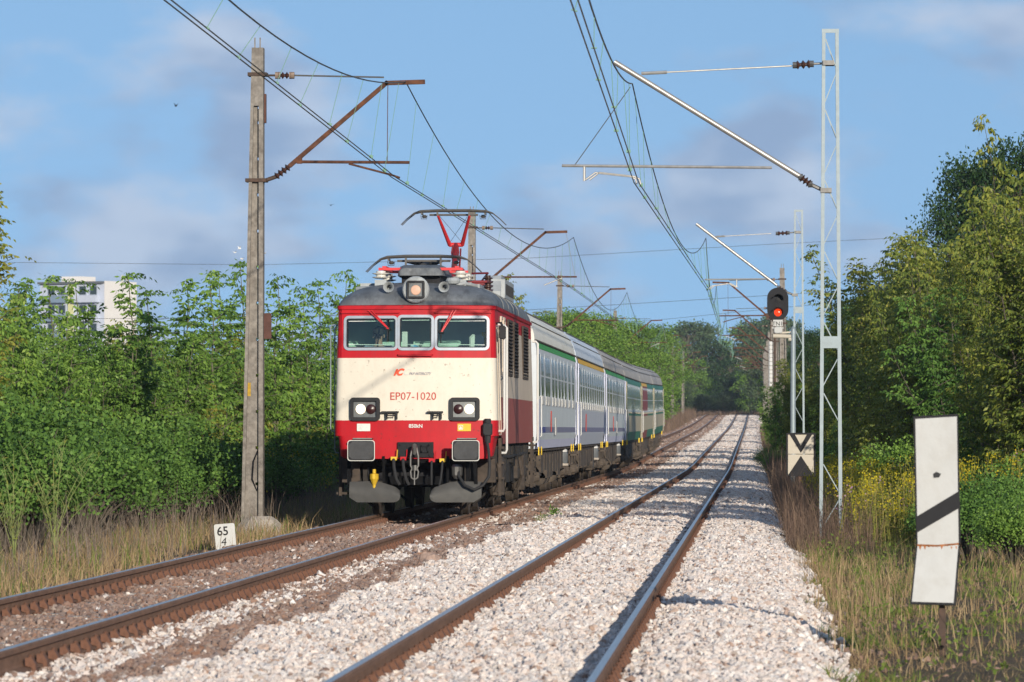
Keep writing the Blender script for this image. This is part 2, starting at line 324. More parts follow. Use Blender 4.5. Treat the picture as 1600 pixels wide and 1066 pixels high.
# ------------------------------------------------------------------ tracks
RAILP = [(-.075, -.172), (.075, -.172), (.075, -.160), (.018, -.146), (.009, -.13), (.009, -.055), (.034, -.042), (.036, -.012), (.028, -.002), (.012, 0), (-.012, 0), (-.028, -.002), (-.036, -.012), (-.034, -.042), (-.009, -.055), (-.009, -.13), (-.018, -.146), (-.075, -.160)]
ry = np.r_[np.arange(-5, 190, 15.0), np.arange(190, 775, 8.0)]
def track(name, xc, label, ystart, sleepers):
    t = thing(name, (xc, 0, 0), label, 'railway track')
    clip = MB()
    clip.box(-.13, .13, -.075, .075, -.186, -.1725)
    for s in (-1, 1):
        clip.prism([(s * .076, -.1725), (s * .105, -.1725), (s * .10, -.135), (s * .07, -.082), (s * .03, -.09), (s * .03, -.143), (s * .076, -.158)], 'y', -.055, .055)
        clip.lathe([(.017, -.125), (.017, -.075), (.008, -.07)], (s * .062, 0, 0), 'z', 6)
    cm = None
    for s in (-1, 1):
        m = MB(); xo = s * .753
        m.loft([[(xo + x, y, z + float(rise(y))) for x, z in RAILP] for y in ry], True)
        r = m.build('rail', 'rail_rust', t)
        h = MB(); h.loft([[(xo + x, y, .0015 + z + float(rise(y))) for x, z in ((-.024, -.006), (.024, -.006), (.024, -.001), (.012, 0), (-.012, 0), (-.024, -.001))] for y in ry], True)
        h.build('running_surface', 'polished_steel', r)
        for k in range(150):
            y = ystart + .6 * k + .125
            if cm is None: c = clip.build('fastening', 'fastening_rust', r); cm = c.data
            else: c = bpy.data.objects.new('fastening', cm); COL.objects.link(c); c.parent = r
            c.location = (xo, y, 0); c.rotation_euler.z = random.uniform(-.03, .03)
        far = MB()
        for k in range(150, 420):
            y = ystart + .6 * k + .125; z = float(rise(y))
            for q in (-1, 1): far.box(xo + q * .07 - .03, xo + q * .07 + .03, y - .06, y + .06, z - .18, z - .09)
        far.build('far_fastenings', 'fastening_rust', r, kind='stuff')
    if sleepers:
        sm = None
        for k in range(300):
            y = ystart + .6 * k + .125
            if sm is None:
                m = MB(); m.loft([[(x, yy, -.19 - .2 * (abs(yy) > .13)) for x, yy in ((-1.3, -.15), (1.3, -.15), (1.3, .15), (-1.3, .15))], [(x, yy, -.187) for x, yy in ((-1.28, -.12), (1.28, -.12), (1.28, .12), (-1.28, .12))]], True)
                o = m.build('sleeper', 'concrete_pale', t); sm = o.data
            else: o = bpy.data.objects.new('sleeper', sm); COL.objects.link(o); o.parent = t
            o.location = (0, y, float(rise(y))); o.rotation_euler.z = random.uniform(-.01, .01)
    return t
track('railway_track', XL, 'rusty railway track on brown ballast carrying the train', 36, True)
track('railway_track', XR, 'empty railway track on pale ballast right of the train', 27, False)
# black tube standing in for the near mast's shadow across the empty track
m = MB(); m.tube([(.95, 82.3, -.25), (.5, 83, -.20), (0, 84, -.12), (-.5, 85, -.1), (-.85, 85.3, -.155), (-1.3, 85.6, -.09), (-2.0, 86.3, -.09), (-2.46, 86.8, -.155), (-3.0, 87, -.1), (-3.7, 87.4, -.1), (-4.4, 88.2, -.12)], .014, 6)
tag(m.build('mast_shadow_strip', 'black_paint'), 'thin black strip put in as mast shadow across the empty track', 'shadow strip')
m = MB(); rr_ = random.Random(4); m.lathe([(.02, -.08), (.13, -.06), (.17, .02), (.13, .1), (.05, .14)], (0, 0, 0), 'z', 7); m.v = [(x * 1.2 + rr_.uniform(-.02, .02), y + rr_.uniform(-.02, .02), z + rr_.uniform(-.02, .02)) for x, y, z in m.v]
o = m.build('large_stone', mat('stone_pink', (.36, .25, .2), .9, 0, .2, 20, .4)); p = at(671, 893, 64); o.location = (p.x, 64, -.12); o.scale = (.7, .7, .75); tag(o, 'large pinkish stone lying where brown and pale ballast meet', 'stone')

# ------------------------------------------------------------------ locomotive
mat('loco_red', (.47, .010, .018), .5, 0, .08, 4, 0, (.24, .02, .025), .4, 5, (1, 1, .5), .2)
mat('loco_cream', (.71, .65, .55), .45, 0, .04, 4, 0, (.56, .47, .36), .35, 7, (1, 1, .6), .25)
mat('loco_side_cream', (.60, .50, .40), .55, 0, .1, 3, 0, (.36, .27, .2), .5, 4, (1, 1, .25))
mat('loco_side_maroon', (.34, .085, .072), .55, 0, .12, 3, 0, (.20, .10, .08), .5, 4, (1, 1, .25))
mat('loco_roof', (.155, .165, .175), .6, .1, .3, 3, .1, (.05, .05, .052), .8, 4, (1.4, .5, .8))
mat('roof_grey', (.36, .38, .39), .6, .1, .15, 5, 0, (.15, .14, .13), .5, 4)
mat('window_frame', (.34, .38, .44), .45, .15, .06, 6, 0, (.3, .28, .28), .4, 9)
mat('rubber', (.02, .02, .022), .7, 0, .2, 9)
mat('underframe', (.022, .019, .017), .8, 0, .35, 7, .3, (.055, .042, .034), .6, 4)
mat('bogie_brown', (.06, .046, .037), .85, 0, .35, 7, .4, (.11, .08, .06), .6, 4)
mat('plough', (.075, .073, .07), .65, .1, .2, 8, .2, (.06, .055, .05), .6, 4)
mat('buffer_face', (.045, .046, .05), .6, .2, .25, 9, .1, (.085, .08, .075), .5, 6)
mat('panto_red', (.62, .035, .04), .4, 0, .1, 6)
mat('panto_dark_red', (.19, .016, .02), .5, 0, .2, 6)
mat('carbon', (.10, .092, .085), .5, .3, .2, 12)
mat('porcelain', (.62, .60, .55), .3, 0, .05, 6)
mat('brass_yellow', (.66, .42, .03), .45, .2, .15, 8)
mat('steel_dark', (.16, .155, .15), .45, .7, .2, 9)
mat('cab_green', (.50, .66, .56), .7, 0, .1, 3); mat('cab_dark', (.11, .14, .15), .7, 0, .1, 3)
mat('lamp_glass_dark', (.035, .010, .010), .3, 0, .1, 5)
mat('reflector', (.15, .16, .165), .4, .1, .2, 30)
mat('letter_red', (.50, .05, .035), .5, 0, .02, 4); mat('logo_orange', (.80, .09, .03), .5, 0, .02, 4); mat('letter_blue', (.09, .10, .19), .5, 0, .02, 4); mat('letter_grey', (.60, .59, .55), .5, 0, .02, 4)
mat('label_yellow', (.80, .47, .03), .5, 0, .1, 30); mat('label_white', (.68, .68, .64), .5, 0, .08, 30)
emit('headlamp', (1, .80, .52), 1.5); emit('headlamp_dim', (1, .55, .3), .25, (.5, .32, .25))
glass('cab_glass', (.84, .93, .90), .0)

def specks(name, col, amt, scale):
    m = MATS[name]; t = m.node_tree; b = bsdf(m); src = b.inputs['Base Color'].links[0].from_socket
    g = N(t, 'ShaderNodeTexCoord'); v = N(t, 'ShaderNodeTexNoise'); v.inputs['Scale'].default_value = scale; v.inputs['Detail'].default_value = 3; t.links.new(g.outputs['Object'], v.inputs['Vector'])
    r = N(t, 'ShaderNodeValToRGB'); r.color_ramp.elements[0].position = .66; r.color_ramp.elements[1].position = .72; r.color_ramp.elements[0].color = (0, 0, 0, 1); r.color_ramp.elements[1].color = (amt, amt, amt, 1); t.links.new(v.outputs['Fac'], r.inputs[0])
    x = N(t, 'ShaderNodeMix', data_type='RGBA'); x.inputs['B'].default_value = (*col, 1); t.links.new(r.outputs[0], x.inputs['Factor']); t.links.new(src, x.inputs['A']); t.links.new(x.outputs['Result'], b.inputs['Base Color'])
specks('loco_cream', (.20, .13, .08), .55, 16); specks('loco_red', (.10, .03, .025), .5, 13); specks('loco_roof', (.33, .33, .33), .4, 9)
LY = 90.2
loco = thing('locomotive', (XL, LY, 0), 'red and cream electric locomotive with lit headlights heading the train', 'locomotive')
LW, LL = 1.37, 14.7
def fy(x, z):
    """front surface of the cab: slightly bowed in plan, windscreen leaning back"""
    return .10 * (x / LW) ** 2 + .10 * max(0, z - 2.62) 
def outline(z, w=LW, r=.13, n=6, y_end=None):
    p = []
    xs = np.linspace(-(w - r), w - r, 13)
    arcL = [(-w + r - r * math.cos(R(a)), r - r * math.sin(R(a))) for a in np.linspace(0, 75, n)]
    for x, y in arcL: p.append((x, fy(-(w - r), z) + y, z))
    for x in xs: p.append((x, fy(x, z), z))
    for x, y in reversed(arcL): p.append((-x, fy(w - r, z) + y, z))
    if y_end is not None: p = [(-w, y_end, z)] + p + [(w, y_end, z)]
    return p
def tumble(z): return LW - .05 * max(0, (z - 1.6) / 1.9)
def band(name, m, z0, z1, y_end, zs=3, w=None):
    mb = MB(); mb.loft([outline(z, w or tumble(z), y_end=y_end) for z in np.linspace(z0, z1, zs)], closed=False); return mb.build(name, m, loco, True)
band('cream_panel', 'loco_cream', 1.60, 2.65, 1.55)
band('red_waist_band', 'loco_red', 1.34, 1.602, 1.55, 2, LW + .004)
m = MB(); m.loft([outline(1.345, LW - .01, y_end=1.5), outline(1.33, LW - .04, y_end=1.5), outline(1.3, LW - .06, y_end=1.5), outline(1.0, LW - .09, y_end=.55), outline(.955, LW - .16, y_end=.5)], closed=False)
m.add([(-LW + .1, .1, .96), (LW - .1, .1, .96), (LW - .1, 1.4, .96), (-LW + .1, 1.4, .96)], [(0, 1, 2, 3)]); m.build('buffer_beam', 'loco_red', loco, True)
# window band with three openings
WIN = [(-1.19, -.33, 2.81, 3.33), (-.285, .275, 2.81, 3.345), (.345, 1.205, 2.81, 3.33)]
mb = MB(); xs = sorted({-LW + .11, LW - .11} | {x for w in WIN for x in w[:2]} | {-.76, .775, -.005}); zs = [2.65, 2.81, 3.07, 3.335, 3.53]
for i in range(len(xs) - 1):
    for j in range(len(zs) - 1):
        xm = (xs[i] + xs[i + 1]) / 2; zm = (zs[j] + zs[j + 1]) / 2
        if any(a < xm < b and 2.81 < zm < 3.335 for a, b, _, _ in WIN): continue
        mb.add([(x, fy(x, z), z) for x, z in ((xs[i], zs[j]), (xs[i + 1], zs[j]), (xs[i + 1], zs[j + 1]), (xs[i], zs[j + 1]))], [(0, 1, 2, 3)])
for s in (-1, 1):
    rings = []
    for z in (2.65, 3.0, 3.53):
        w = tumble(z); r = .13; x0 = LW - .11
        rings.append([(s * x, y, z) for x, y in [(x0, fy(x0, z))] + [(w - r + r * math.sin(R(a)), fy(x0, z) + r - r * math.cos(R(a))) for a in (25, 50, 75)] + [(w, fy(x0, z) + r + .05), (w, .42)]])
    mb.loft(rings, closed=False)
mb.build('windscreen_surround', 'loco_red', loco)
# gutter strip above the windscreens
mb = MB(); mb.loft([[(x, y - .03, z) for x, y, z in outline(3.47, tumble(3.47) + .02, y_end=LL)], [(x, y - .035, z) for x, y, z in outline(3.53, tumble(3.5) + .025, y_end=LL)], [(x, y + .03, z) for x, y, z in outline(3.545, tumble(3.5) - .03, y_end=LL)]], closed=False); mb.build('rain_gutter', 'loco_red', loco, True)
mb = MB()
for x0, x1 in ((-1.26, -.28), (.31, 1.27)): mb.bar((x0, fy(x0, 3.42) - .02, 3.415), (x1, fy(x1, 3.42) - .02, 3.415), .05, .025)
mb.build('window_visor', 'loco_red', loco)
for k, (a, b, c, d) in enumerate(WIN):
    mb = MB(); frame_ring(mb, a - .032, b + .032, c - .032, d + .032, .046, .085, -.02, .03, fy); f = mb.build('windscreen', 'window_frame', loco, True)
    mb = MB(); frame_ring(mb, a + .008, b - .008, c + .008, d - .008, .022, .04, -.012, .03, fy); mb.build('rubber_seal', 'rubber', f, True)
    g = MB(); P = rrect(a + .02, b - .02, c + .02, d - .02, .04); g.add([(x, fy(x, z) + .012, z) for x, z in P] + [(x, fy(x, z) + .018, z) for x, z in P], [tuple(range(len(P)))[::-1], tuple(range(len(P), 2 * len(P)))]); g.build('glass_pane', 'cab_glass', f)
    mb = MB(); mb.bar((a + .05, .14, d - .06), (b - .05, .14, d - .055), .03, .012); mb.bar((a + .05, .12, c + .07), (b - .05, .12, c + .06), .03, .012); mb.build('blind_rail', 'label_white', f)
# wipers
for x0, z0, xk, zk, xt, zt, zb in ((-.80, 3.45, -.47, 3.14, -.46, 3.30, 2.92), (.625, 3.46, .43, 3.09, .45, 3.24, 2.90)):
    mb = MB()
    for o_ in (0, .05): mb.tube([(x0 + o_, fy(x0, z0) - .06, z0), (xk + o_ * .3, fy(xk, zk) - .07, zk)], .011, 6)
    w_ = mb.build('wiper_arm', 'panto_red', loco); mb = MB(); mb.bar((xt, fy(xt, zt) - .045, zt), (xk, fy(xk, zk) - .05, zk), .02, .02); mb.bar((xk, fy(xk, zk) - .05, zk), (xk - .01, fy(xk, zb) - .04, zb), .02, .02); mb.box(xk - .045, xk + .045, fy(xk, zk) - .075, fy(xk, zk) - .04, zk - .02, zk + .03); mb.build('wiper_blade', 'black_paint', w_)
mb = MB(); mb.tube([(-.30, .0, 2.70), (-.29, -.05, 2.70), (.27, -.05, 2.69), (.28, .0, 2.70)], .015, 6); mb.build('front_handrail', 'loco_red', loco)
# sides
for s in (-1, 1):
    def strip(name, m, y0, y1, z0, z1, off=0):
        mb = MB(); w0 = tumble(z0) + off; w1 = tumble(z1) + off
        mb.loft([[(s * w0, y0, z0), (s * w0, y1, z0)], [(s * w1, y0, z1), (s * w1, y1, z1)], [(s * (w1 - .05), y0, z1), (s * (w1 - .05), y1, z1)]], closed=False); return mb.build(name, m, loco)
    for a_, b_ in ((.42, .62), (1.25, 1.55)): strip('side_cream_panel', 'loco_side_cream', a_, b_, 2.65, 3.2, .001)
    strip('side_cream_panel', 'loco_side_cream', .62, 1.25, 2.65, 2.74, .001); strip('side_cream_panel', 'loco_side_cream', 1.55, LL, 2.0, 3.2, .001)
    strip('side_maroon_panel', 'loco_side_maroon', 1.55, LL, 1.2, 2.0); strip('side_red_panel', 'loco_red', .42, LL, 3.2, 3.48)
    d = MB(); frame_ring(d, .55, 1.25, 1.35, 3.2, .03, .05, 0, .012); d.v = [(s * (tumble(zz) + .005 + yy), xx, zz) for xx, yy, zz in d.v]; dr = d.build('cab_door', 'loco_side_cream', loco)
    d = MB(); d.box(s * 1.322, s * 1.328, .6, 1.27, 2.72, 3.21); d.build('door_window', 'cab_glass', dr)
    mb = MB(); mb.tube([(s * 1.40, .62, 2.35), (s * 1.44, .62, 2.33), (s * 1.40, .62, 2.28)], .014, 6); mb.build('door_handle', 'galvanised', dr)
    for y0, y1 in ((1.75, 2.35), (2.7, 3.3), (4.4, 6.0), (6.7, 8.3), (10.4, 12.6)):
        l = MB(); w_ = 1.335; l.box(s * (w_ - .02), s * (w_ + .012), y0, y1, 2.42, 3.36); lo = l.build('ventilation_grille', 'underframe' if y0 > 4 else 'cab_dark', loco)
        l = MB()
        for k in range(14): z = 2.47 + k * .063; l.add([(s * (w_ + .014), y0 + .05, z + .03), (s * (w_ + .014), y1 - .05, z + .03), (s * (w_ + .045), y1 - .05, z), (s * (w_ + .045), y0 + .05, z), (s * (w_ + .014), y0 + .05, z - .006), (s * (w_ + .014), y1 - .05, z - .006)], [(0, 1, 2, 3), (3, 2, 5, 4)])
        if y0 > 4: l.build('louvre_slats', 'bogie_brown', lo)
        fr = MB(); frame_ring(fr, y0 - .03, y1 + .03, 2.39, 3.39, .05, .03, 0, .03); fr.v = [(s * (w_ + .0 + yy), xx, zz) for xx, yy, zz in fr.v]; fr.build('grille_frame', 'loco_side_cream' if y0 < 4 else 'bogie_brown', lo)
    for yh, z0, z1 in ((.46, 1.42, 3.22), (1.36, 1.05, 3.22), (LL - .25, 1.2, 3.16)):
        mb = MB(); mb.tube([(s * 1.36, yh, z1), (s * 1.43, yh, z1), (s * 1.47, yh, z1 - .04), (s * 1.47, yh, z0 + .05), (s * 1.45, yh, z0), (s * 1.37, yh, z0)], .022 if s > 0 else .011, 8); mb.build('handrail', 'white_paint' if s > 0 else 'galvanised', loco, True)
    if s > 0: mb = MB(); mb.rbox(1.44 - .058, 1.44 + .058, .35, .43, 2.97, 3.2, .025); mb.tube([(1.33, .5, 3.24), (1.42, .42, 3.25), (1.45, .40, 3.18)], .016, 6); mb.build('rear_view_mirror', 'rubber', loco)
    for yl in (1.42, LL - .35):
        mb = MB()
        for o_ in (-.2, .2): mb.bar((s * 1.36, yl + o_, 1.3), (s * 1.36, yl + o_, .32), .05, .1)
        for k in range(4): mb.box(s * 1.25, s * 1.43, yl - .2, yl + .2, .34 + k * .26, .38 + k * .26)
        mb.build('cab_steps', 'bogie_brown', loco)
mb = MB(); mb.box(-1.28, 1.28, LL - .06, LL, 1.1, 3.5); mb.build('rear_wall', 'loco_side_cream', loco)
# front lamps
for s, xb, xd in ((-1, -.93, -.755), (1, .90, .72)):
    a, b = (-1.11, -.60) if s < 0 else (.57, 1.075)
    mb = MB(); frame_ring(mb, a, b, 1.595, 1.985, .06, .06, -.075, .03, fy); f = mb.build('headlight_housing', 'rubber', loco, True)
    mb = MB(); mb.loft([[(x, fy(x, 1.8) - .01, 1.64), (x, fy(x, 1.8) - .01, 1.94)] for x in np.linspace(a + .04, b - .04, 5)], closed=False); mb.build('reflector', 'reflector', f)
    for xx, mm, nm in ((xb, 'headlamp', 'lit_lamp'), (xd, 'lamp_glass_dark', 'tail_lamp')):
        mb = MB(); mb.lathe([(.084, .055), (.082, .035), (.06, .022), (.0, .015)], (xx, fy(xx, 1.8) - .067, 1.79), 'y', 18); mb.build(nm, mm, f, True)
mb = MB(); mb.lathe([(.2, .6), (.225, .1), (.228, .02), (.21, .0), (.19, .0)], (0, .02, 3.80), 'y', 28); th = mb.build('top_headlight', 'roof_grey', loco, True)
mb = MB(); frame_ring(mb, -.15, .15, 3.65, 3.95, .035, .03, -.035, .03); mb.build('lamp_frame', 'rubber', th)
mb = MB(); mb.box(-.118, .118, -.004, .012, 3.682, 3.918); mb.build('lamp_back', 'reflector', th)
mb = MB(); mb.lathe([(.085, -.006), (.075, -.02), (.0, -.03)], (0, 0, 3.79), 'y', 18); mb.build('lamp', 'headlamp_dim', th, True)
# brackets on the face
for a, b in ((-.575, -.285), (.20, .46)):
    mb = MB(); y = fy((a + b) / 2, 1.7) - .11
    mb.box(a, b, y, y + .12, 1.725, 1.755); mb.box(a + .08, a + .10, y, y + .12, 1.62, 1.73); mb.box(b - .04, b - .02, y, y + .12, 1.62, 1.73)
    mb.tube([(a + .11, y - .02, 1.73), (a + .11, y - .05, 1.68), (b - .05, y - .05, 1.68), (b - .05, y - .02, 1.73)], .012, 6); mb.build('jumper_bracket', 'rubber', loco)
# lettering
fyt = lambda x, z: -.005
text('road_number', 'EP07-1020', .182, 'letter_red', loco, -.045, fyt(.4, 1.95), 1.947, sx=1.0)
text('logo_letters', 'iC', .150, 'logo_orange', loco, -.37, fyt(.4, 2.37), 2.362, 'LEFT', .45, offset=.009)
text('logo_letters', 'C', .150, 'letter_grey', loco, -.225, fyt(.4, 2.37), 2.362, 'LEFT', .45)
text('operator_lettering', 'PKP INTERCITY', .062, 'letter_blue', loco, -.115, fyt(.4, 2.37), 2.364, 'LEFT', .35, sx=.86)
text('force_lettering', '850kN', .085, 'label_white', loco, .0, fyt(.2, 1.47) - .006, 1.478, offset=.002)
for xc, mm in ((-.88, 'label_white'), (.815, 'label_yellow')):
    mb = MB(); y = fy(xc, 1.5); mb.box(xc - .112, xc + .112, y - .012, y - .005, 1.42, 1.545); l = mb.build('warning_label', mm, loco)
    mb = MB(); frame_ring(mb, xc - .095, xc - .02, 1.445, 1.52, .008, .01, y - .014, y - .011); mb.prism([(xc - .088, 1.455), (xc - .028, 1.455), (xc - .058, 1.51)], 'y', y - .0145, y - .0125); mb.build('warning_triangle', 'letter_grey' if mm == 'label_white' else 'label_white', l)
# buffers, coupler, hoses
for s in (-1, 1):
    mb = MB(); x = s * .875; mb.rbox(x - .225, x + .225, -.63, -.58, .925, 1.265, .05); mb.lathe([(.09, -.58), (.09, -.25), (.14, -.25), (.14, .05)], (x, 0, 1.09), 'y', 16); b_ = mb.build('buffer', 'buffer_face', loco)
    mb = MB(); frame_ring(mb, x - .229, x + .229, .921, 1.269, .013, .05, -.612, -.59); mb.build('painted_rim', 'letter_grey', b_)
    mb = MB(); mb.box(x - .16, x + .16, -.35, .02, 1.285, 1.305); mb.build('buffer_step', 'steel_dark', loco)
    # plough: curved blade
    rings = []
    for t in (0, .02, .05, .09, .14, .25, .4, .55, .7, .85, .93, 1):
        x_ = s * (.25 + t * .86); zt = .46 + .13 * min(1, t * 2.2) - .02 * t; zb_ = .225 + (.0 if t < .85 else (t - .85) * .55) ; yo = -.25 + .1 * t
        e_ = math.sqrt(max(0, 1 - (1 - min(1, t / .14)) ** 2)); zm = (zt + zb_) / 2; zt = zm + (zt - zm) * (.3 + .7 * e_); zb_ = zm - (zm - zb_) * (.3 + .7 * e_)
        rings.append([(x_, yo + .10 * (1 - (k / 5)) ** 2 * (1 if k < 5 else 1) + .06 * abs(k / 5 - .35), zb_ + (zt - zb_) * (1 - k / 5)) for k in range(6)] + [(x_, yo + .16, zb_ + (zt - zb_) * k / 5) for k in (0, 2, 5)])
    mb = MB(); mb.loft(rings, True); mb.build('snow_plough', 'plough', loco, True)
mb = MB(); mb.box(-.30, .30, -.06, .05, .98, 1.235)
for x in (-.25, .25):
    for z in (1.02, 1.2): mb.lathe([(.025, -.09), (.025, -.06)], (x, 0, z), 'y', 6)
mb.box(.09, .11, -.1, -.06, 1.06, 1.18); mb.box(.2, .22, -.1, -.06, 1.06, 1.18); mb.box(.09, .22, -.1, -.06, 1.16, 1.18); mb.box(.09, .22, -.1, -.06, 1.06, 1.08)
mb.build('coupling_plate', 'black_paint', loco)
mb = MB(); mb.tube([(0, -.06, 1.10), (0, -.2, 1.12), (0, -.3, 1.17), (0, -.36, 1.13), (0, -.34, 1.05), (0, -.27, 1.05)], [.05, .05, .045, .04, .035, .02], 8); mb.build('coupling_hook', 'steel_dark', loco, True)
mb = MB()
for s in (-.065, .065): mb.tube([(s * .5, -.3, 1.15), (s, -.31, 1.0), (s, -.31, .84), (s * .6, -.31, .80)], .018, 6); mb.tube([(s * .6, -.31, .80), (s, -.31, .74), (s * .8, -.31, .64), (0, -.31, .61)], .016, 6)
mb.lathe([(.045, .76), (.045, .85)], (0, -.31, 0), 'z', 8); mb.tube([(0, -.31, .82), (0, -.32, .52)], .014, 6); mb.build('screw_coupling', 'steel_dark', loco)
for x, dx, mm in ((-.36, .10, 'brass_yellow'), (-.20, .10, 'loco_red'), (.28, .0, 'loco_red'), (.46, -.05, 'brass_yellow')):
    mb = MB(); zz = .95 if x < 0 else .92; mb.tube([(x, -.1, zz), (x, -.2, zz - .02), (x + dx * .1, -.24, zz - .14), (x + dx * .5, -.24, .62), (x + dx, -.22, .52)], .028 if x < 0 else .02, 8); h_ = mb.build('brake_hose', 'rubber', loco, True)
    mb = MB(); mb.box(x - .05, x + .05, -.16, -.04, zz - .02, zz + .04); mb.tube([(x + .05, -.1, zz + .02), (x + .06, -.11, zz + .16)], .009, 6); mb.build('air_tap', mm, h_)
mb = MB(); mb.lathe([(.0, .42), (.025, .43), (.03, .52), (.075, .62), (.075, .70), (.03, .71), (.03, .78)], (-.69, -.12, 0), 'z', 10); mb.build('brass_valve', 'brass_yellow', loco)
mb = MB(); mb.rbox(1.13, 1.29, -.07, .06, 1.34, 1.56, .03); mb.lathe([(.06, 1.56), (.06, 1.61), (.05, 1.63)], (1.21, 0, 0), 'z', 10); mb.lathe([(.05, 1.22), (.06, 1.34)], (1.21, -.02, 0), 'z', 8); jb = mb.build('jumper_socket', 'rubber', loco)
mb = MB(); mb.tube([(1.2, -.05, 1.26), (1.23, -.1, 1.1), (1.25, -.16, .85), (1.24, -.2, .66), (1.14, -.24, .51), (1.0, -.26, .44), (.84, -.24, .51), (.74, -.2, .66), (.72, -.14, .8)], .026, 8); mb.build('jumper_cable', 'rubber', jb, True)
mb = MB(); mb.lathe([(.05, .62), (.09, .68), (.10, .82), (.07, .86)], (.70, -.1, 0), 'z', 10); mb.build('cable_coupler', 'steel_dark', jb)
mb = MB()                                                      # plough supports, headstock under the beam
mb.box(-.56, -.52, -.02, .1, .35, 1.0); mb.box(.52, .56, -.02, .1, .35, 1.0); mb.box(-.52, .52, .1, .16, .88, .97); mb.box(-.52, .52, .2, .3, .52, .66)
for x in (-1.12, 1.0, .88): mb.bar((x, 0, 1.0), (x, 0, .52), .07, .04)
mb.bar((.98, -.02, 1.1), (1.02, -.05, .5), .06, .05); mb.build('headstock_frame', mat('recess_shade_black', (.008, .008, .009), .9, 0, .3, 8, spec=.1), loco)  # deep shade of the recess under the beam put into a near-black colour
# bogies and running gear
def wheelset(mb, y, r, x=.753, n=28):
    for s in (-1, 1): mb.lathe([(.1, -.09), (r * .82, -.06), (r * .84, -.075), (r + .028, -.07), (r + .028, -.045), (r, -.04), (r, .065), (r * .86, .068), (r * .82, .03), (.12, .05), (.1, .12)] if s > 0 else [(.1, .09), (r * .82, .06), (r * .84, .075), (r + .028, .07), (r + .028, .045), (r, .04), (r, -.065), (r * .86, -.068), (r * .82, -.03), (.12, -.05), (.1, -.12)], (s * x, y, r), 'x', n)
    mb.lathe([(.085, -.7), (.085, .7)], (0, y, r), 'x', 12)
def loco_bogie(yc):
    for dy in (-1.525, 1.525):
        w = MB(); wheelset(w, yc + dy, .625); ws = w.build('wheelset', 'bogie_brown', loco, True)
    fr = MB()
    for s in (-1, 1):
        fr.prism([(yc - 2.2, .72), (yc - 1.9, .95), (yc - .9, .95), (yc - .6, .62), (yc + .6, .62), (yc + .9, .95), (yc + 1.9, .95), (yc + 2.2, .72), (yc + 2.2, .62), (yc - 2.2, .62)][::1], 'x', s * 1.02, s * 1.12)
        fr.box(s * .98, s * 1.15, yc - .55, yc + .55, .5, .7)
        for dy in (-1.525, 1.525):
            fr.box(s * 1.0, s * 1.22, yc + dy - .17, yc + dy + .17, .46, .8); fr.lathe([(.13, 0), (.13, .05), (.08, .09)], (s * 1.22 if s > 0 else -1.3, yc + dy, .63), 'x', 14)
            for q in (-.34, .34):
                for k in range(6): fr.lathe([(.075, 0), (.09, .018), (.075, .036)], (s * 1.1, yc + dy + q, .62 + k * .055), 'z', 10)
            fr.box(s * .72, s * .8, yc + dy - .82, yc + dy - .68, .35, .9); fr.tube([(s * 1.05, yc + dy - .75, .9), (s * .95, yc + dy - .72, .3), (s * .76, yc + dy - .66, .13)], .025, 6)
            fr.lathe([(.09, 0), (.09, .3)], (s * 1.1, yc + dy + .62, .45), 'z', 10)
    fr.box(-1, 1, yc - .3, yc + .3, .45, .85); fr.box(-.95, .95, yc - 2.25, yc - 2.1, .55, .9); fr.box(-.95, .95, yc + 2.1, yc + 2.25, .55, .9)
    fr.build('bogie_frame', 'underframe', loco)
    for s in (-1, 1):
        b_ = MB(); b_.box(s * 1.0, s * 1.3, yc - 2.3, yc - 1.95, .55, .95); b_.prism([(yc - .42, .98), (yc + .42, .98), (yc + .3, .58), (yc - .3, .58)], 'x', s * 1.13, s * 1.33); b_.lathe([(.12, 0), (.14, .1), (.12, .3)], (s * 1.18, yc + .75, .3), 'z', 12); b_.tube([(s * 1.25, yc - 1.0, 1.1), (s * 1.32, yc - 1.0, .6), (s * 1.22, yc - .8, .35)], .03, 6); b_.build('sand_box', 'bogie_brown', loco)
loco_bogie(3.1); loco_bogie(11.6)
mb = MB(); mb.box(-1.28, 1.28, .45, LL, 1.08, 1.22)
for y0, y1 in ((5.8, 7.2), (7.5, 8.9)): mb.box(-1.25, 1.25, y0, y1, .5, 1.1)
for s in (-1, 1):
    for k in range(22):
        y = 1.0 + k * .62; mb.box(s * 1.15, s * (1.28 + random.uniform(0, .06)), y, y + random.uniform(.15, .45), random.uniform(.75, .95), 1.15)
    mb.tube([(s * 1.3, 1.6, 1.0), (s * 1.32, 5, .96), (s * 1.3, 13, 1.0)], .03, 6)
mb.build('underframe', 'underframe', loco)
mb = MB(); mb.lathe([(.0, -.9), (.2, -.86), (.2, .86), (.0, .9)], (0, 1.0, .7), 'x', 14); mb.build('air_reservoir', 'black_paint', loco, True)
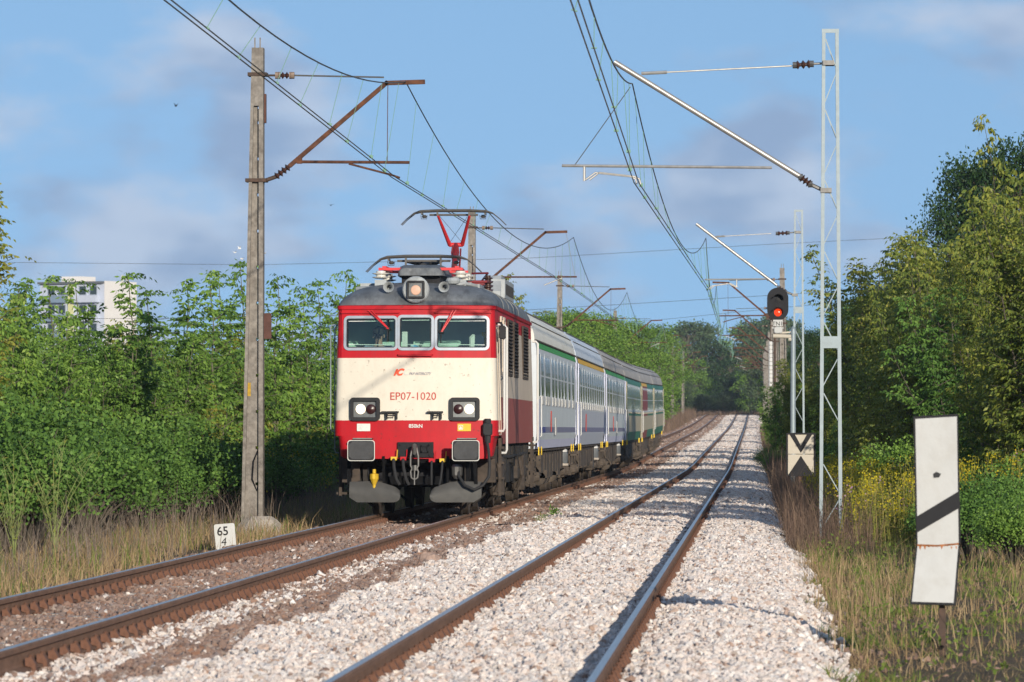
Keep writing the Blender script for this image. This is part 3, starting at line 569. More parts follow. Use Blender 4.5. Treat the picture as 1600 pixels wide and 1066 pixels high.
# roof
def roofring(y, h, w, n=19):
    out = []
    for k in range(n):
        a = math.pi * k / (n - 1); c, s_ = math.cos(a), math.sin(a)
        x = -w * math.copysign(abs(c) ** .72, c); z = 3.535 + h * abs(s_) ** .8
        out.append((x, y + (fy(x, 3.53) if y < 2 else 0) * max(0, 1 - y / 2), z))
    return out
mb = MB(); rr_ = []
for y in (0, .05, .15, .3, .5, .75, 1.05, 1.4, 1.8, 2.3): rr_.append(roofring(y, .44 * math.sqrt(max(.0004, 1 - ((2.3 - y) / 2.3) ** 2.6)), 1.325 - .03 * max(0, 1 - y / .3)))
for y in (3, 6, 9, 12, 13.4): rr_.append(roofring(y, .44, 1.325))
for y in (13.8, 14.2, 14.5, 14.68): rr_.append(roofring(y, .44 * math.sqrt(max(.001, 1 - ((y - 13.4) / 1.3) ** 2.6)), 1.32))
mb.loft(rr_, True, closed=False); mb.build('roof', 'loco_roof', loco, True)
mb = MB()
for y in (3.2, 5.2, 7.2, 9.2): mb.tube([(x * 1.003, yy, z + .008) for x, yy, z in roofring(y, .44, 1.325)], .011, 5)
mb.build('roof_seams', 'loco_roof', loco)
mb = MB()                                                    # hooded resistor fairing
for_r = []
for y, h, w in ((1.15, .02, .34), (1.2, .13, .375), (1.45, .19, .40), (2.3, .21, .42), (3.4, .2, .42)):
    for_r.append([(x * w, y, 4.07 + z * h) for x, z in ((-1, 0), (-.97, .5), (-.88, .85), (-.7, 1), (.7, 1), (.88, .85), (.97, .5), (1, 0))])
mb.loft(for_r, True); mb.build('roof_fairing', 'loco_roof', loco, True)
mb = MB(); mb.box(-.33, .33, 1.4, 3.3, 3.85, 4.068); mb.build('fairing_base', 'black_paint', loco)
for x in (-.475, .46):
    mb = MB(); mb.lathe([(.03, .45), (.035, .3), (.05, .12), (.085, 0), (.092, -.005), (.078, .004), (.04, .12)], (x, .25, 3.85), 'y', 16, False); mb.bar((x, .5, 3.85), (x, .62, 3.7), .05); mb.build('horn', 'roof_grey', loco, True)
mb = MB(); mb.box(.84, 1.12, 8.2, 11.8, 3.86, 4.2); mb.prism([(8.0, 3.8), (8.0, 3.98), (8.3, 4.27), (9.6, 4.27), (11.8, 4.1), (11.8, 3.8)], 'x', .78, 1.05); cv = mb.build('roof_locker', 'roof_grey', loco)
mb = MB()
for k in range(9): mb.box(1.05, 1.135, 8.5 + k * .35, 8.6 + k * .35, 3.92, 4.12)
mb.build('locker_louvres', 'rubber', cv)
def insulator(mb, c, r, h, n=3):
    for k in range(n): mb.lathe([(r * .55, 0), (r, .02), (r, h / n * .45), (r * .55, h / n * .6), (r * .55, h / n)], (c[0], c[1], c[2] + k * h / n), 'z', 14)
def panto(y, up):
    mb = MB()
    for s in (-1, 1): mb.bar((s * .62, y - .9, 4.2), (s * .62, y + .9, 4.2), .07, .07)
    for q in (-.85, .85): mb.bar((-.72, y + q, 4.185), (.72, y + q, 4.185), .09, .045)
    mb.box(-.3, .3, y - .3, y + .3, 4.17, 4.26); fr = mb.build('pantograph_base', 'panto_red' if not up else 'panto_dark_red', loco)
    for s in (-1, 1):
        for q in (-.85, .85):
            i_ = MB(); insulator(i_, (s * .68, y + q, 4.02), .15, .13, 2); i_.build('support_insulator', 'porcelain', fr, True)
            b_ = MB(); b_.box(s * .68 - .1, s * .68 + .1, y + q - .1, y + q + .1, 3.78, 4.0); b_.build('insulator_foot', 'roof_grey', fr)
    zh = 5.58 if up else 4.42; zk = 4.97 if up else 4.33; yk = y + .75 if up else y + .9
    a = MB(); a.tube([(0, y - .2, 4.25), (0, yk, zk)], [.06, .05], 8); a.tube([(.1, y - .1, 4.22), (.09, yk + .02, zk - .08)], .018, 6)
    if up:
        for s in (-.05, .04): a.tube([(s, yk - .1, zk - .02), (s * 1.4, yk - .16, zk - .15), (s, yk - .25, zk - .28)], .018, 6)
    a.build('lower_arm', 'panto_dark_red' if up else 'rubber', fr)
    u = MB(); u.tube([(-.13, yk, zk), (.13, yk, zk)], .042, 10)
    for s in (-1, 1): u.tube([(s * .12, yk, zk), (s * .30, y, zh - .08)], [.042, .026], 8)
    u.build('upper_arm', 'panto_red' if up else 'rubber', fr)
    w_ = MB(); w_.tube([(-.11, yk, zk + .05), (.26, y, zh - .1)], .005, 4); w_.tube([(.11, yk, zk + .05), (-.26, y, zh - .1)], .005, 4); w_.tube([(-.46, y, zh - .07), (.46, y, zh - .07)], .02, 6); w_.build('head_stay', 'carbon', fr)
    hd = MB()
    for q in (-.16, .16):
        P = [(-.99, zh - .26), (-.88, zh - .15), (-.74, zh - .04), (-.62, zh - .005), (-.3, zh + .01), (.3, zh + .01), (.62, zh - .005), (.74, zh - .04), (.88, zh - .15), (.99, zh - .26)]
        hd.tube([(x, y + q, z) for x, z in P], [.009, .009, .012, .022, .024, .024, .022, .012, .009, .009], 8)
    for x in (-.6, .6):
        hd.bar((x, y - .18, zh - .05), (x, y + .18, zh - .05), .03, .03); hd.lathe([(.03, 0), (.05, .03), (.03, .06)], (x * .93, y, zh - .13), 'z', 8); hd.tube([(x * .93 - .06, y - .1, zh - .08), (x * .93 - .05, y - .1, zh - .15), (x * .93 + .05, y - .1, zh - .15), (x * .93 + .06, y - .1, zh - .08)], .006, 4)
        hd.bar((x * .5, y - .16, zh - .02), (x * .5, y - .16, zh - .3 if not up else zh - .09), .035, .03)
    hd.build('contact_head', 'carbon', fr)
panto(2.2, False); panto(11.4, True)
mb = MB(); mb.tube([(.55, 3.4, 4.02), (1.0, 3.6, 4.03), (1.02, 5, 4.06)], .025, 6); mb.tube([(-.2, 3.4, 4.1), (-.2, 10.5, 4.1)], .02, 6); mb.tube([(.75, 3.8, 4.18), (1.0, 4.3, 4.2), (.6, 9.8, 4.2)], .018, 6); mb.build('roof_busbar', 'panto_dark_red', loco)
for x, y in ((1.0, 4.3), (-.2, 5.5), (-.2, 8), (.9, 6.5)):
    i_ = MB(); insulator(i_, (x, y, 3.86), .09, .3, 4); i_.build('busbar_insulator', 'insulator_brown', loco, True)
mb = MB(); mb.box(-1.05, -.75, 1.6, 3.2, 3.75, 3.95); mb.box(.62, 1.0, 1.5, 2.9, 3.72, 3.93); mb.tube([(-1.1, 1.5, 3.85), (-.8, 1.3, 3.86), (-.6, 1.35, 3.9)], .04, 8); mb.tube([(.5, 1.2, 3.88), (.75, 1.25, 3.94), (.95, 1.5, 3.9)], .03, 8); mb.lathe([(.1, 0), (.13, .05), (.1, .1)], (.56, 1.2, 3.93), 'z', 14); mb.build('roof_equipment', 'roof_grey', loco)
# cab interior
mb = MB(); mb.box(-1.25, 1.25, 1.6, 1.65, 1.5, 3.5); mb.box(-1.25, 1.25, .25, 2.2, 1.5, 1.55); mb.build('cab_back_wall', 'cab_green', loco)
mb = MB(); mb.box(-1.2, 1.2, .22, .75, 2.5, 2.72); mb.build('control_desk', 'cab_dark', loco)
mb = MB(); mb.box(-1.25, -1.22, .45, 2.2, 2.0, 2.7); mb.box(1.22, 1.25, .45, 2.2, 2.0, 2.7); mb.box(-1.25, 1.25, .2, 2.2, 3.45, 3.5); mb.build('cab_lining', 'cab_dark', loco)
mb = MB(); mb.rbox(.86, 1.1, .75, .85, 2.74, 3.06, .05); mb.build('seat_back', 'label_white', loco)
mb = MB(); mb.box(1.06, 1.19, .95, 1.0, 2.85, 3.1); mb.build('cab_notice', 'label_yellow', loco)
mb = MB(); mb.box(-.26, -.17, .45, .6, 2.76, 3.1); mb.build('cab_instrument', 'label_white', loco)
bt = MB(); bt.lathe([(.0, 0), (.04, .005), (.042, .17), (.035, .2), (.014, .25), (.014, .28)], (0, 0, 0), 'x', 12); o = bt.build('water_bottle', mat('bottle_plastic', (.45, .62, .68), .15, 0, .1, 8)); o.location = (XL - .12, LY + .42, 2.86); o.rotation_euler = (0, R(18), R(12)); tag(o, 'clear water bottle lying behind the centre windscreen of the locomotive', 'bottle')
bl = MB(); bl.lathe([(.0435, .05), (.0435, .13)], (0, 0, 0), 'x', 12); bl.build('bottle_label', mat('bottle_blue', (.12, .36, .62), .4), o)
# driver
def skin(name, verts, edges, rads, m, parent, root=0, sub=2):
    me = bpy.data.meshes.new(name); me.from_pydata(verts, edges, []); o = link(name, me, None, parent)
    sm_ = o.modifiers.new('skin', 'SKIN'); sm_.use_smooth_shade = True
    for i, r in enumerate(rads): me.skin_vertices[0].data[i].radius = r if isinstance(r, tuple) else (r, r)
    me.skin_vertices[0].data[root].use_root = True
    o.modifiers.new('sub', 'SUBSURF').levels = sub; o.modifiers['sub'].render_levels = sub
    dg = bpy.context.evaluated_depsgraph_get(); dg.update(); me2 = bpy.data.meshes.new_from_object(o.evaluated_get(dg)); bpy.data.objects.remove(o)
    me2.materials.clear(); return link(name, me2, m, parent, True)
mat('skin_tone', (.42, .25, .18), .6, 0, .05, 8); mat('shirt_blue', (.42, .52, .66), .8, 0, .08, 14, .2); mat('hair_dark', (.025, .02, .018), .7); mat('trousers', (.04, .045, .06), .8)
dv = thing('person', (XL - .67, LY + .68, 2.30), 'driver in pale blue shirt and sunglasses sitting behind left windscreen', 'person')
V = [(0, 0, 0), (0, .02, .25), (0, .02, .48), (0, .0, .60), (0, -.01, .70), (0, -.015, .80)]; E_ = [(0, 1), (1, 2), (2, 3), (3, 4), (4, 5)]; RD = [(.17, .12), (.16, .11), (.15, .10), .055, (.075, .09), (.07, .09)]
for s in (-1, 1):
    k = len(V); V += [(s * .19, .0, .50), (s * .26, -.05, .26), (s * .20, -.32, .20), (s * .19, -.40, .21)]; E_ += [(2, k), (k, k + 1), (k + 1, k + 2), (k + 2, k + 3)]; RD += [.06, .05, .038, (.04, .022)]
    for q, (dx, ln) in enumerate(((-.03, .075), (-.01, .085), (.01, .08), (.028, .065))):
        j = len(V); V += [(s * .19 + dx, -.44, .212), (s * .19 + dx, -.44 - ln * .6, .20), (s * .19 + dx, -.44 - ln, .175)]; E_ += [(k + 3, j), (j, j + 1), (j + 1, j + 2)]; RD += [.010, .009, .008]
    j = len(V); V += [(s * .19 - s * .045, -.40, .205), (s * .19 - s * .055, -.45, .19)]; E_ += [(k + 3, j), (j, j + 1)]; RD += [.011, .009]
    j = len(V); V += [(s * .1, -.05, -.05), (s * .11, -.42, -.06), (s * .11, -.46, -.42)]; E_ += [(0, j), (j, j + 1), (j + 1, j + 2)]; RD += [.09, .07, .05]
skin('body', V, E_, RD, 'skin_tone', dv)
V = [(0, 0, -.02), (0, .02, .25), (0, .02, .49), (0, .0, .55)]; E_ = [(0, 1), (1, 2), (2, 3)]; RD = [(.24, .18), (.235, .17), (.215, .15), .085]
for s in (-1, 1): k = len(V); V += [(s * .195, .0, .505), (s * .262, -.05, .27)]; E_ += [(2, k), (k, k + 1)]; RD += [.095, .085]
skin('shirt', V, E_, RD, 'shirt_blue', dv)
hd = MB(); hd.lathe([(.095, .765), (.103, .80), (.098, .85), (.07, .885), (.0, .90)], (0, .01, 0), 'z', 16); hd.build('hair', 'hair_dark', dv, True)
hd = MB(); hd.box(-.075, -.012, -.115, -.10, .735, .765); hd.box(.012, .075, -.115, -.10, .735, .765); hd.box(-.08, .08, -.112, -.105, .757, .765); hd.build('sunglasses', 'black_paint', dv)
hd = MB(); hd.prism([(-.012, .70), (.012, .70), (.006, .745), (-.006, .745)], 'y', -.125, -.09); hd.box(-.03, .03, -.1, -.088, .668, .678)
for s in (-1, 1): hd.box(s * .085, s * .10, -.02, .02, .70, .755)
hd.build('facial_features', 'skin_tone', dv)

# ------------------------------------------------------------------ coaches
mat('coach_lavender', (.60, .61, .76), .5, 0, .05, 3, 0, (.34, .34, .4), .3, 5, (1, 1, .3)); mat('coach_pale', (.64, .69, .72), .45, 0, .05, 3, 0, (.36, .38, .4), .35, 5, (1, 1, .3)); mat('coach_grey', (.50, .52, .58), .5, 0, .06, 3, 0, (.28, .28, .3), .35, 5, (1, 1, .3))
mat('coach_window_band', (.58, .62, .66), .45, 0, .05, 3); mat('coach_blue', (.06, .08, .30), .45, 0, .08, 3); mat('coach_blue_faded', (.22, .22, .33), .5, 0, .08, 3)
mat('roof_cream', (.74, .72, .65), .6, 0, .06, 2, 0, (.58, .55, .48), .4, 3, (1, .2, 1)); mat('roof_bluegrey', (.60, .66, .74), .55, 0, .05, 2, 0, (.5, .54, .58), .4, 3, (1, .2, 1)); mat('roof_taupe', (.42, .39, .36), .65, 0, .08, 2, 0, (.2, .18, .16), .5, 3, (1, .2, 1))
mat('stripe_green', (.04, .30, .04), .5, 0, .05, 3); mat('stripe_yellow', (.70, .40, .02), .5, 0, .05, 3); mat('old_green', (.03, .18, .11), .5, 0, .08, 3, 0, (.08, .12, .08), .3, 4); mat('old_cream', (.46, .40, .28), .55, 0, .06, 3, 0, (.3, .25, .18), .4, 4, (1, 1, .3)); mat('old_maroon', (.24, .05, .05), .55, 0, .08, 3)
mat('coach_glass', (.03, .045, .045), .08, 0, .3, 1.2, spec=.8); mat('sun_grey_frame', (.60, .64, .67), .45, .2, .05, 5); mat('coach_underside', (.085, .066, .052), .85, 0, .4, 5, .3, (.035, .03, .027), .7, 4); mat('mark_yellow', (.78, .52, .02), .5)
mat('tank_grey', (.15, .16, .17), .5, .1, .2, 6); mat('bellows', (.03, .03, .033), .8)
SEC = [(1.34, 1.06), (1.385, 1.35), (1.40, 2.02), (1.40, 2.62), (1.375, 3.06), (1.345, 3.20)]
def cs(z): return float(np.interp(z, [s[1] for s in SEC], [s[0] for s in SEC]))
CL = 23.9
def coach(i, label, roofm, cfg):
    yf = 106.15 + 24.5 * i; yc = yf + CL / 2
    dz = float(rise(yc + 9) - rise(yc - 9)) / 18; zc = float(rise(yc - 9) + rise(yc + 9)) / 2
    c = thing('passenger_coach', (XL, yc, zc), label, 'train coach', 'coaches of the train'); c.rotation_euler.x = math.atan(dz); h = CL / 2
    def sides(name, m, z0, z1, y0=-h, y1=h, off=0, n=3):
        mb = MB()
        for s in (-1, 1): mb.loft([[(s * (cs(z) + off), y0, z), (s * (cs(z) + off), y1, z)] for z in sorted({z0, z1} | {q_[1] for q_ in SEC if z0 < q_[1] < z1} | {z_ for z_ in (2.05, 2.3) if z0 < z_ < z1})], closed=False)
        return mb.build(name, m, c)
    for nm, m_, z0, z1 in cfg['bands']: sides(nm, m_, z0, z1)
    for nm, m_, z0, z1, y0, y1 in cfg.get('patches', []): sides(nm, m_, z0, z1, y0, y1, .004, 2)
    for y in (-h, h):
        mb = MB(); mb.add([(s * x, y, z) for s in (1, -1) for x, z in (SEC if s > 0 else SEC[::-1])], [tuple(range(12))]); mb.build('end_wall', cfg['bands'][-1][1], c)
    mb = MB(); P = [(-1.345, 3.2)] + [(-1.345 * math.cos(a) ** .62, 3.2 + .82 * math.sin(a) ** .95) for a in [R(k) for k in range(9, 90, 9)]] + [(0, 4.02)]; P = P + [(-x, z) for x, z in P[-2::-1]]
    g = [(-h, .86), (-h + .25, .97), (-h + .8, 1), (0, 1), (h - .8, 1), (h - .25, .97), (h, .86)]
    mb.loft([[(x, y, 3.2 + (z - 3.2) * k) for x, z in P] for y, k in g], True, closed=False); rf = mb.build('roof', roofm, c, True)
    mb = MB()
    for k in (3, 5, 7, 13, 15, 17):
        if k < len(P): mb.tube([(P[k][0] * 1.002, -h + .6, P[k][1] + .005), (P[k][0] * 1.002, h - .6, P[k][1] + .005)], .013, 5)
    for s in (-1, 1): mb.bar((s * 1.36, -h, 3.215), (s * 1.36, h, 3.215), .04, .03)
    mb.build('roof_seams', 'coach_underside' if i != 1 else 'wire_dark', rf)
    if cfg['stripe']:
        for nm, m_, y0, y1 in cfg['stripe']:
            mb = MB()
            for s in (-1, 1): mb.loft([[(s * (cs(z) + .008), y0, z), (s * (cs(z) + .008), y1, z)] for z in (3.07, 3.19)], closed=False)
            mb.build(nm, m_, c)
    for s in (-1, 1):
        for y0 in (-h + .22, h - .22 - .75):
            mb = MB(); mb.box(s * 1.39, s * 1.412, y0, y0 + .75, 1.1, 3.05); d = mb.build('door', cfg['door'], c)
            mb = MB(); P_ = rrect(y0 + .16, y0 + .6, 2.05, 2.95, .1); mb.prism([(u, w) for u, w in P_], 'x', s * 1.413, s * 1.42); mb.build('door_window', 'coach_glass', d)
            for yy in ((y0 + .83,) if y0 < 0 else (y0 - .08,)):
                mb = MB(); mb.tube([(s * 1.40, yy, 2.12), (s * 1.44, yy, 2.1), (s * 1.44, yy, 1.32), (s * 1.4, yy, 1.3)], .013, 6); mb.build('handrail', 'white_paint', c)
            mb = MB(); mb.box(s * 1.2, s * 1.42, y0, y0 + .75, .55, .6); mb.box(s * 1.2, s * 1.42, y0, y0 + .75, .82, .86); mb.box(s * 1.22, s * 1.26, y0, y0 + .75, .55, 1.1); mb.build('door_step', 'coach_underside', c)
    s = 1
    for y in cfg['windows']:
        w_ = cfg['ww']; mb = MB(); frame_ring(mb, y - w_ / 2, y + w_ / 2, 2.05, 3.0, .075, .08, 0, .005); mb.box(y - w_ / 2 + .05, y + w_ / 2 - .05, .0, .0045, 2.51, 2.54)
        mb.v = [(cs(zz) + yy, xx, zz) for xx, yy, zz in mb.v]; wn = mb.build('window', cfg['frame'], c)
        mb = MB(); mb.loft([[(cs(z) + .0035, y - w_ / 2 + .04, z), (cs(z) + .0035, y + w_ / 2 - .04, z)] for z in (2.09, 2.3, 2.62, 2.8, 2.96)], closed=False); mb.build('pane', 'coach_glass', wn)
        if i < 3:
            mb = MB(); mb.loft([[(1.402, y + q * w_ * .42, 2.13), (1.418, y + q * w_ * .42, 2.12), (1.424, y + q * w_ * .4, 2.04), (1.416, y + q * w_ * .36, 1.96), (1.40, y + q * w_ * .36, 1.94)] for q in (-1, 1)], True, closed=False); mb.build('sill_cover', 'white_paint', wn)
        else:
            mb = MB(); mb.box(1.402, 1.42, y - w_ / 2, y + w_ / 2, 2.0, 2.05); mb.build('sill', 'old_cream', wn)
    for yy, z0, z1, m_, wd in cfg.get('plates', []):
        mb = MB(); mb.box(1.40, 1.412, yy, yy + wd, z0, z1); mb.build('route_plate', m_, c)
    for y in (-h + 1.6, -h + 3.0, h - 3.2, h - 1.8):
        mb = MB(); mb.box(1.352, 1.372, y, y + .12, .93, 1.1); mb.build('jacking_mark', 'mark_yellow', c)
    mb = MB(); mb.box(-.75, .75, -h - .3, -h - .002, 1.15, 3.3); mb.box(-.75, .75, h + .002, h + .3, 1.15, 3.3); mb.build('gangway_bellows', 'bellows', c)
    for y in (-h, h):
        for s in (-1, 1):
            mb = MB(); q = -1 if y < 0 else 1; mb.lathe([(.1, 0), (.1, q * .25), (.07, q * .25), (.07, q * .3)], (s * .875, y, 1.06), 'y', 10); mb.build('buffer', 'coach_underside', c)
    for yb in (-8.6, 8.6):
        for dy in (-1.25, 1.25): w = MB(); wheelset(w, yb + dy, .46, n=20); w.build('wheelset', 'coach_underside', c, True)
        fr = MB()
        for s in (-1, 1):
            fr.prism([(yb - 1.8, .5), (yb - 1.6, .72), (yb - .7, .72), (yb - .5, .5), (yb + .5, .5), (yb + .7, .72), (yb + 1.6, .72), (yb + 1.8, .5), (yb + 1.7, .42), (yb - 1.7, .42)], 'x', s * 1.0, s * 1.1)
            for dy in (-1.25, 1.25):
                fr.box(s * .98, s * 1.16, yb + dy - .14, yb + dy + .14, .32, .62); fr.lathe([(.12, 0), (.09, .1)], (s * 1.16 if s > 0 else -1.26, yb + dy, .46), 'x', 10)
                for q in (-.28, .28): fr.lathe([(.08, 0), (.08, .3)], (s * 1.06, yb + dy + q, .45), 'z', 8)
            fr.lathe([(.12, 0), (.12, .45)], (s * 1.12, yb, .5), 'z', 10); fr.tube([(s * 1.1, yb - .9, .85), (s * 1.25, yb - .6, .6), (s * 1.1, yb + .9, .8)], .025, 5)
        fr.box(-.9, .9, yb - .25, yb + .25, .45, .95); fr.build('bogie_frame', 'coach_underside', c)
    mb = MB(); mb.box(-1.3, 1.3, -h, h, 1.0, 1.07); rg = random.Random(i)
    y = -6.2
    while y < 6:
        ln = rg.uniform(.6, 1.5); z0 = rg.uniform(.35, .6); s_ = rg.choice((-1, 1)); mb.box(.75, 1.24, y, y + ln, z0, 1.0); mb.box(-1.24, -.75, y + .2, y + ln, z0 + .1, 1.0)
        if rg.random() < .6: mb.lathe([(.16, 0), (.16, ln * .8)], (1.05, y, z0 + .0), 'y', 10)
        y += ln + rg.uniform(.1, .6)
    for s in (-1, 1): mb.tube([(s * 1.2, -10, .98), (s * 1.22, 0, .93), (s * 1.2, 10, .98)], .03, 5)
    mb.build('underfloor_boxes', 'coach_underside', c)
    if i < 3:
        for y in (h - 5.2,):
            mb = MB(); mb.lathe([(.13, .66), (.15, .69), (.15, .90), (.13, .92)], (1.2, y, 0), 'z', 14); t_ = mb.build('spring_pot', 'tank_grey', c, True)
            mb = MB(); mb.lathe([(.14, .925), (.14, .97), (.07, 1.02)], (1.2, y, 0), 'z', 14); mb.build('pot_cap', 'white_paint', t_, True); mb = MB(); mb.box(1.0, 1.36, y - .25, y + .25, .61, .66); mb.build('pot_bracket', 'concrete_pale', t_)
    return c
newb = lambda low: [('lower_band', 'coach_lavender' if low != 'coach_grey' else 'coach_grey', 1.06, 1.24), ('waist_panel', low, 1.24, 1.92), ('window_band', 'coach_window_band', 1.92, 3.2)]
W10 = [-9.3, -7.2, -5.9, -3.6, -1.9, .1, 1.9, 3.9, 6.4, 8.9]; W11 = [-9.6 + 1.92 * k for k in range(11)]
coach(0, 'pale grey-blue coach with green roof-edge stripe, directly behind the locomotive', 'roof_cream', dict(bands=newb('coach_pale'), stripe=[('class_stripe', 'stripe_green', -11.0, 11.4)], door='coach_lavender', windows=W10, ww=1.35, frame='sun_grey_frame', patches=[('blue_stripe', 'coach_blue', 1.38, 1.5, -10.8, -9.2), ('blue_stripe', 'coach_blue_faded', 1.38, 1.5, -7.6, 10.8), ('blue_stripe', 'coach_blue', 1.38, 1.5, -9.2, -7.6)], plates=[(-4.9, 1.4, 1.84, 'letter_red', .25), (-2.6, 1.33, 1.70, 'white_paint', .9)]))
coach(1, 'grey-blue coach with yellow roof-edge stripe, second behind the locomotive', 'roof_bluegrey', dict(bands=newb('coach_grey'), stripe=[('class_stripe', 'stripe_yellow', -11.2, 11.4)], door='coach_lavender', windows=W11, ww=1.25, frame='sun_grey_frame', patches=[('blue_stripe', 'coach_blue_faded', 1.38, 1.5, -10.8, 10.8)], plates=[(-6, 1.4, 1.84, 'letter_red', .3)]))
coach(2, 'pale coach with green stripe under a taupe roof, third behind the locomotive', 'roof_taupe', dict(bands=newb('coach_pale'), stripe=[('class_stripe', 'stripe_green', -11.2, 11.4)], door='coach_lavender', windows=W10, ww=1.35, frame='sun_grey_frame', patches=[('blue_stripe', 'coach_blue_faded', 1.38, 1.5, -10.8, 10.8)], plates=[(-4, 1.4, 1.84, 'letter_red', .3), (0, 1.33, 1.70, 'white_paint', .9)]))
old = [('green_skirt', 'old_green', 1.06, 1.36), ('cream_panel', 'old_cream', 1.36, 1.92), ('green_waist', 'old_green', 1.92, 2.03), ('window_band', 'old_green', 2.03, 3.2)]
coach(3, 'green and cream coach next to the last pale grey-blue one', 'roof_taupe', dict(bands=old, stripe=None, door='old_cream', windows=W11, ww=1.45, frame='sun_grey_frame'))
coach(4, 'green and cream coach with maroon front half and short yellow stripe', 'roof_taupe', dict(bands=old, stripe=[('class_stripe', 'stripe_yellow', -11.4, -1)], door='old_cream', windows=W11, ww=1.45, frame='sun_grey_frame', patches=[('maroon_panel', 'old_maroon', 2.03, 3.06, -11.9, -1), ('maroon_panel', 'old_maroon', 1.92, 2.03, -11.9, -1), ('maroon_panel', 'old_maroon', 1.06, 1.36, -11.9, -1)]))
coach(5, 'green and cream coach at the very tail of the train', 'roof_taupe', dict(bands=old, stripe=None, door='old_cream', windows=W11, ww=1.45, frame='sun_grey_frame'))

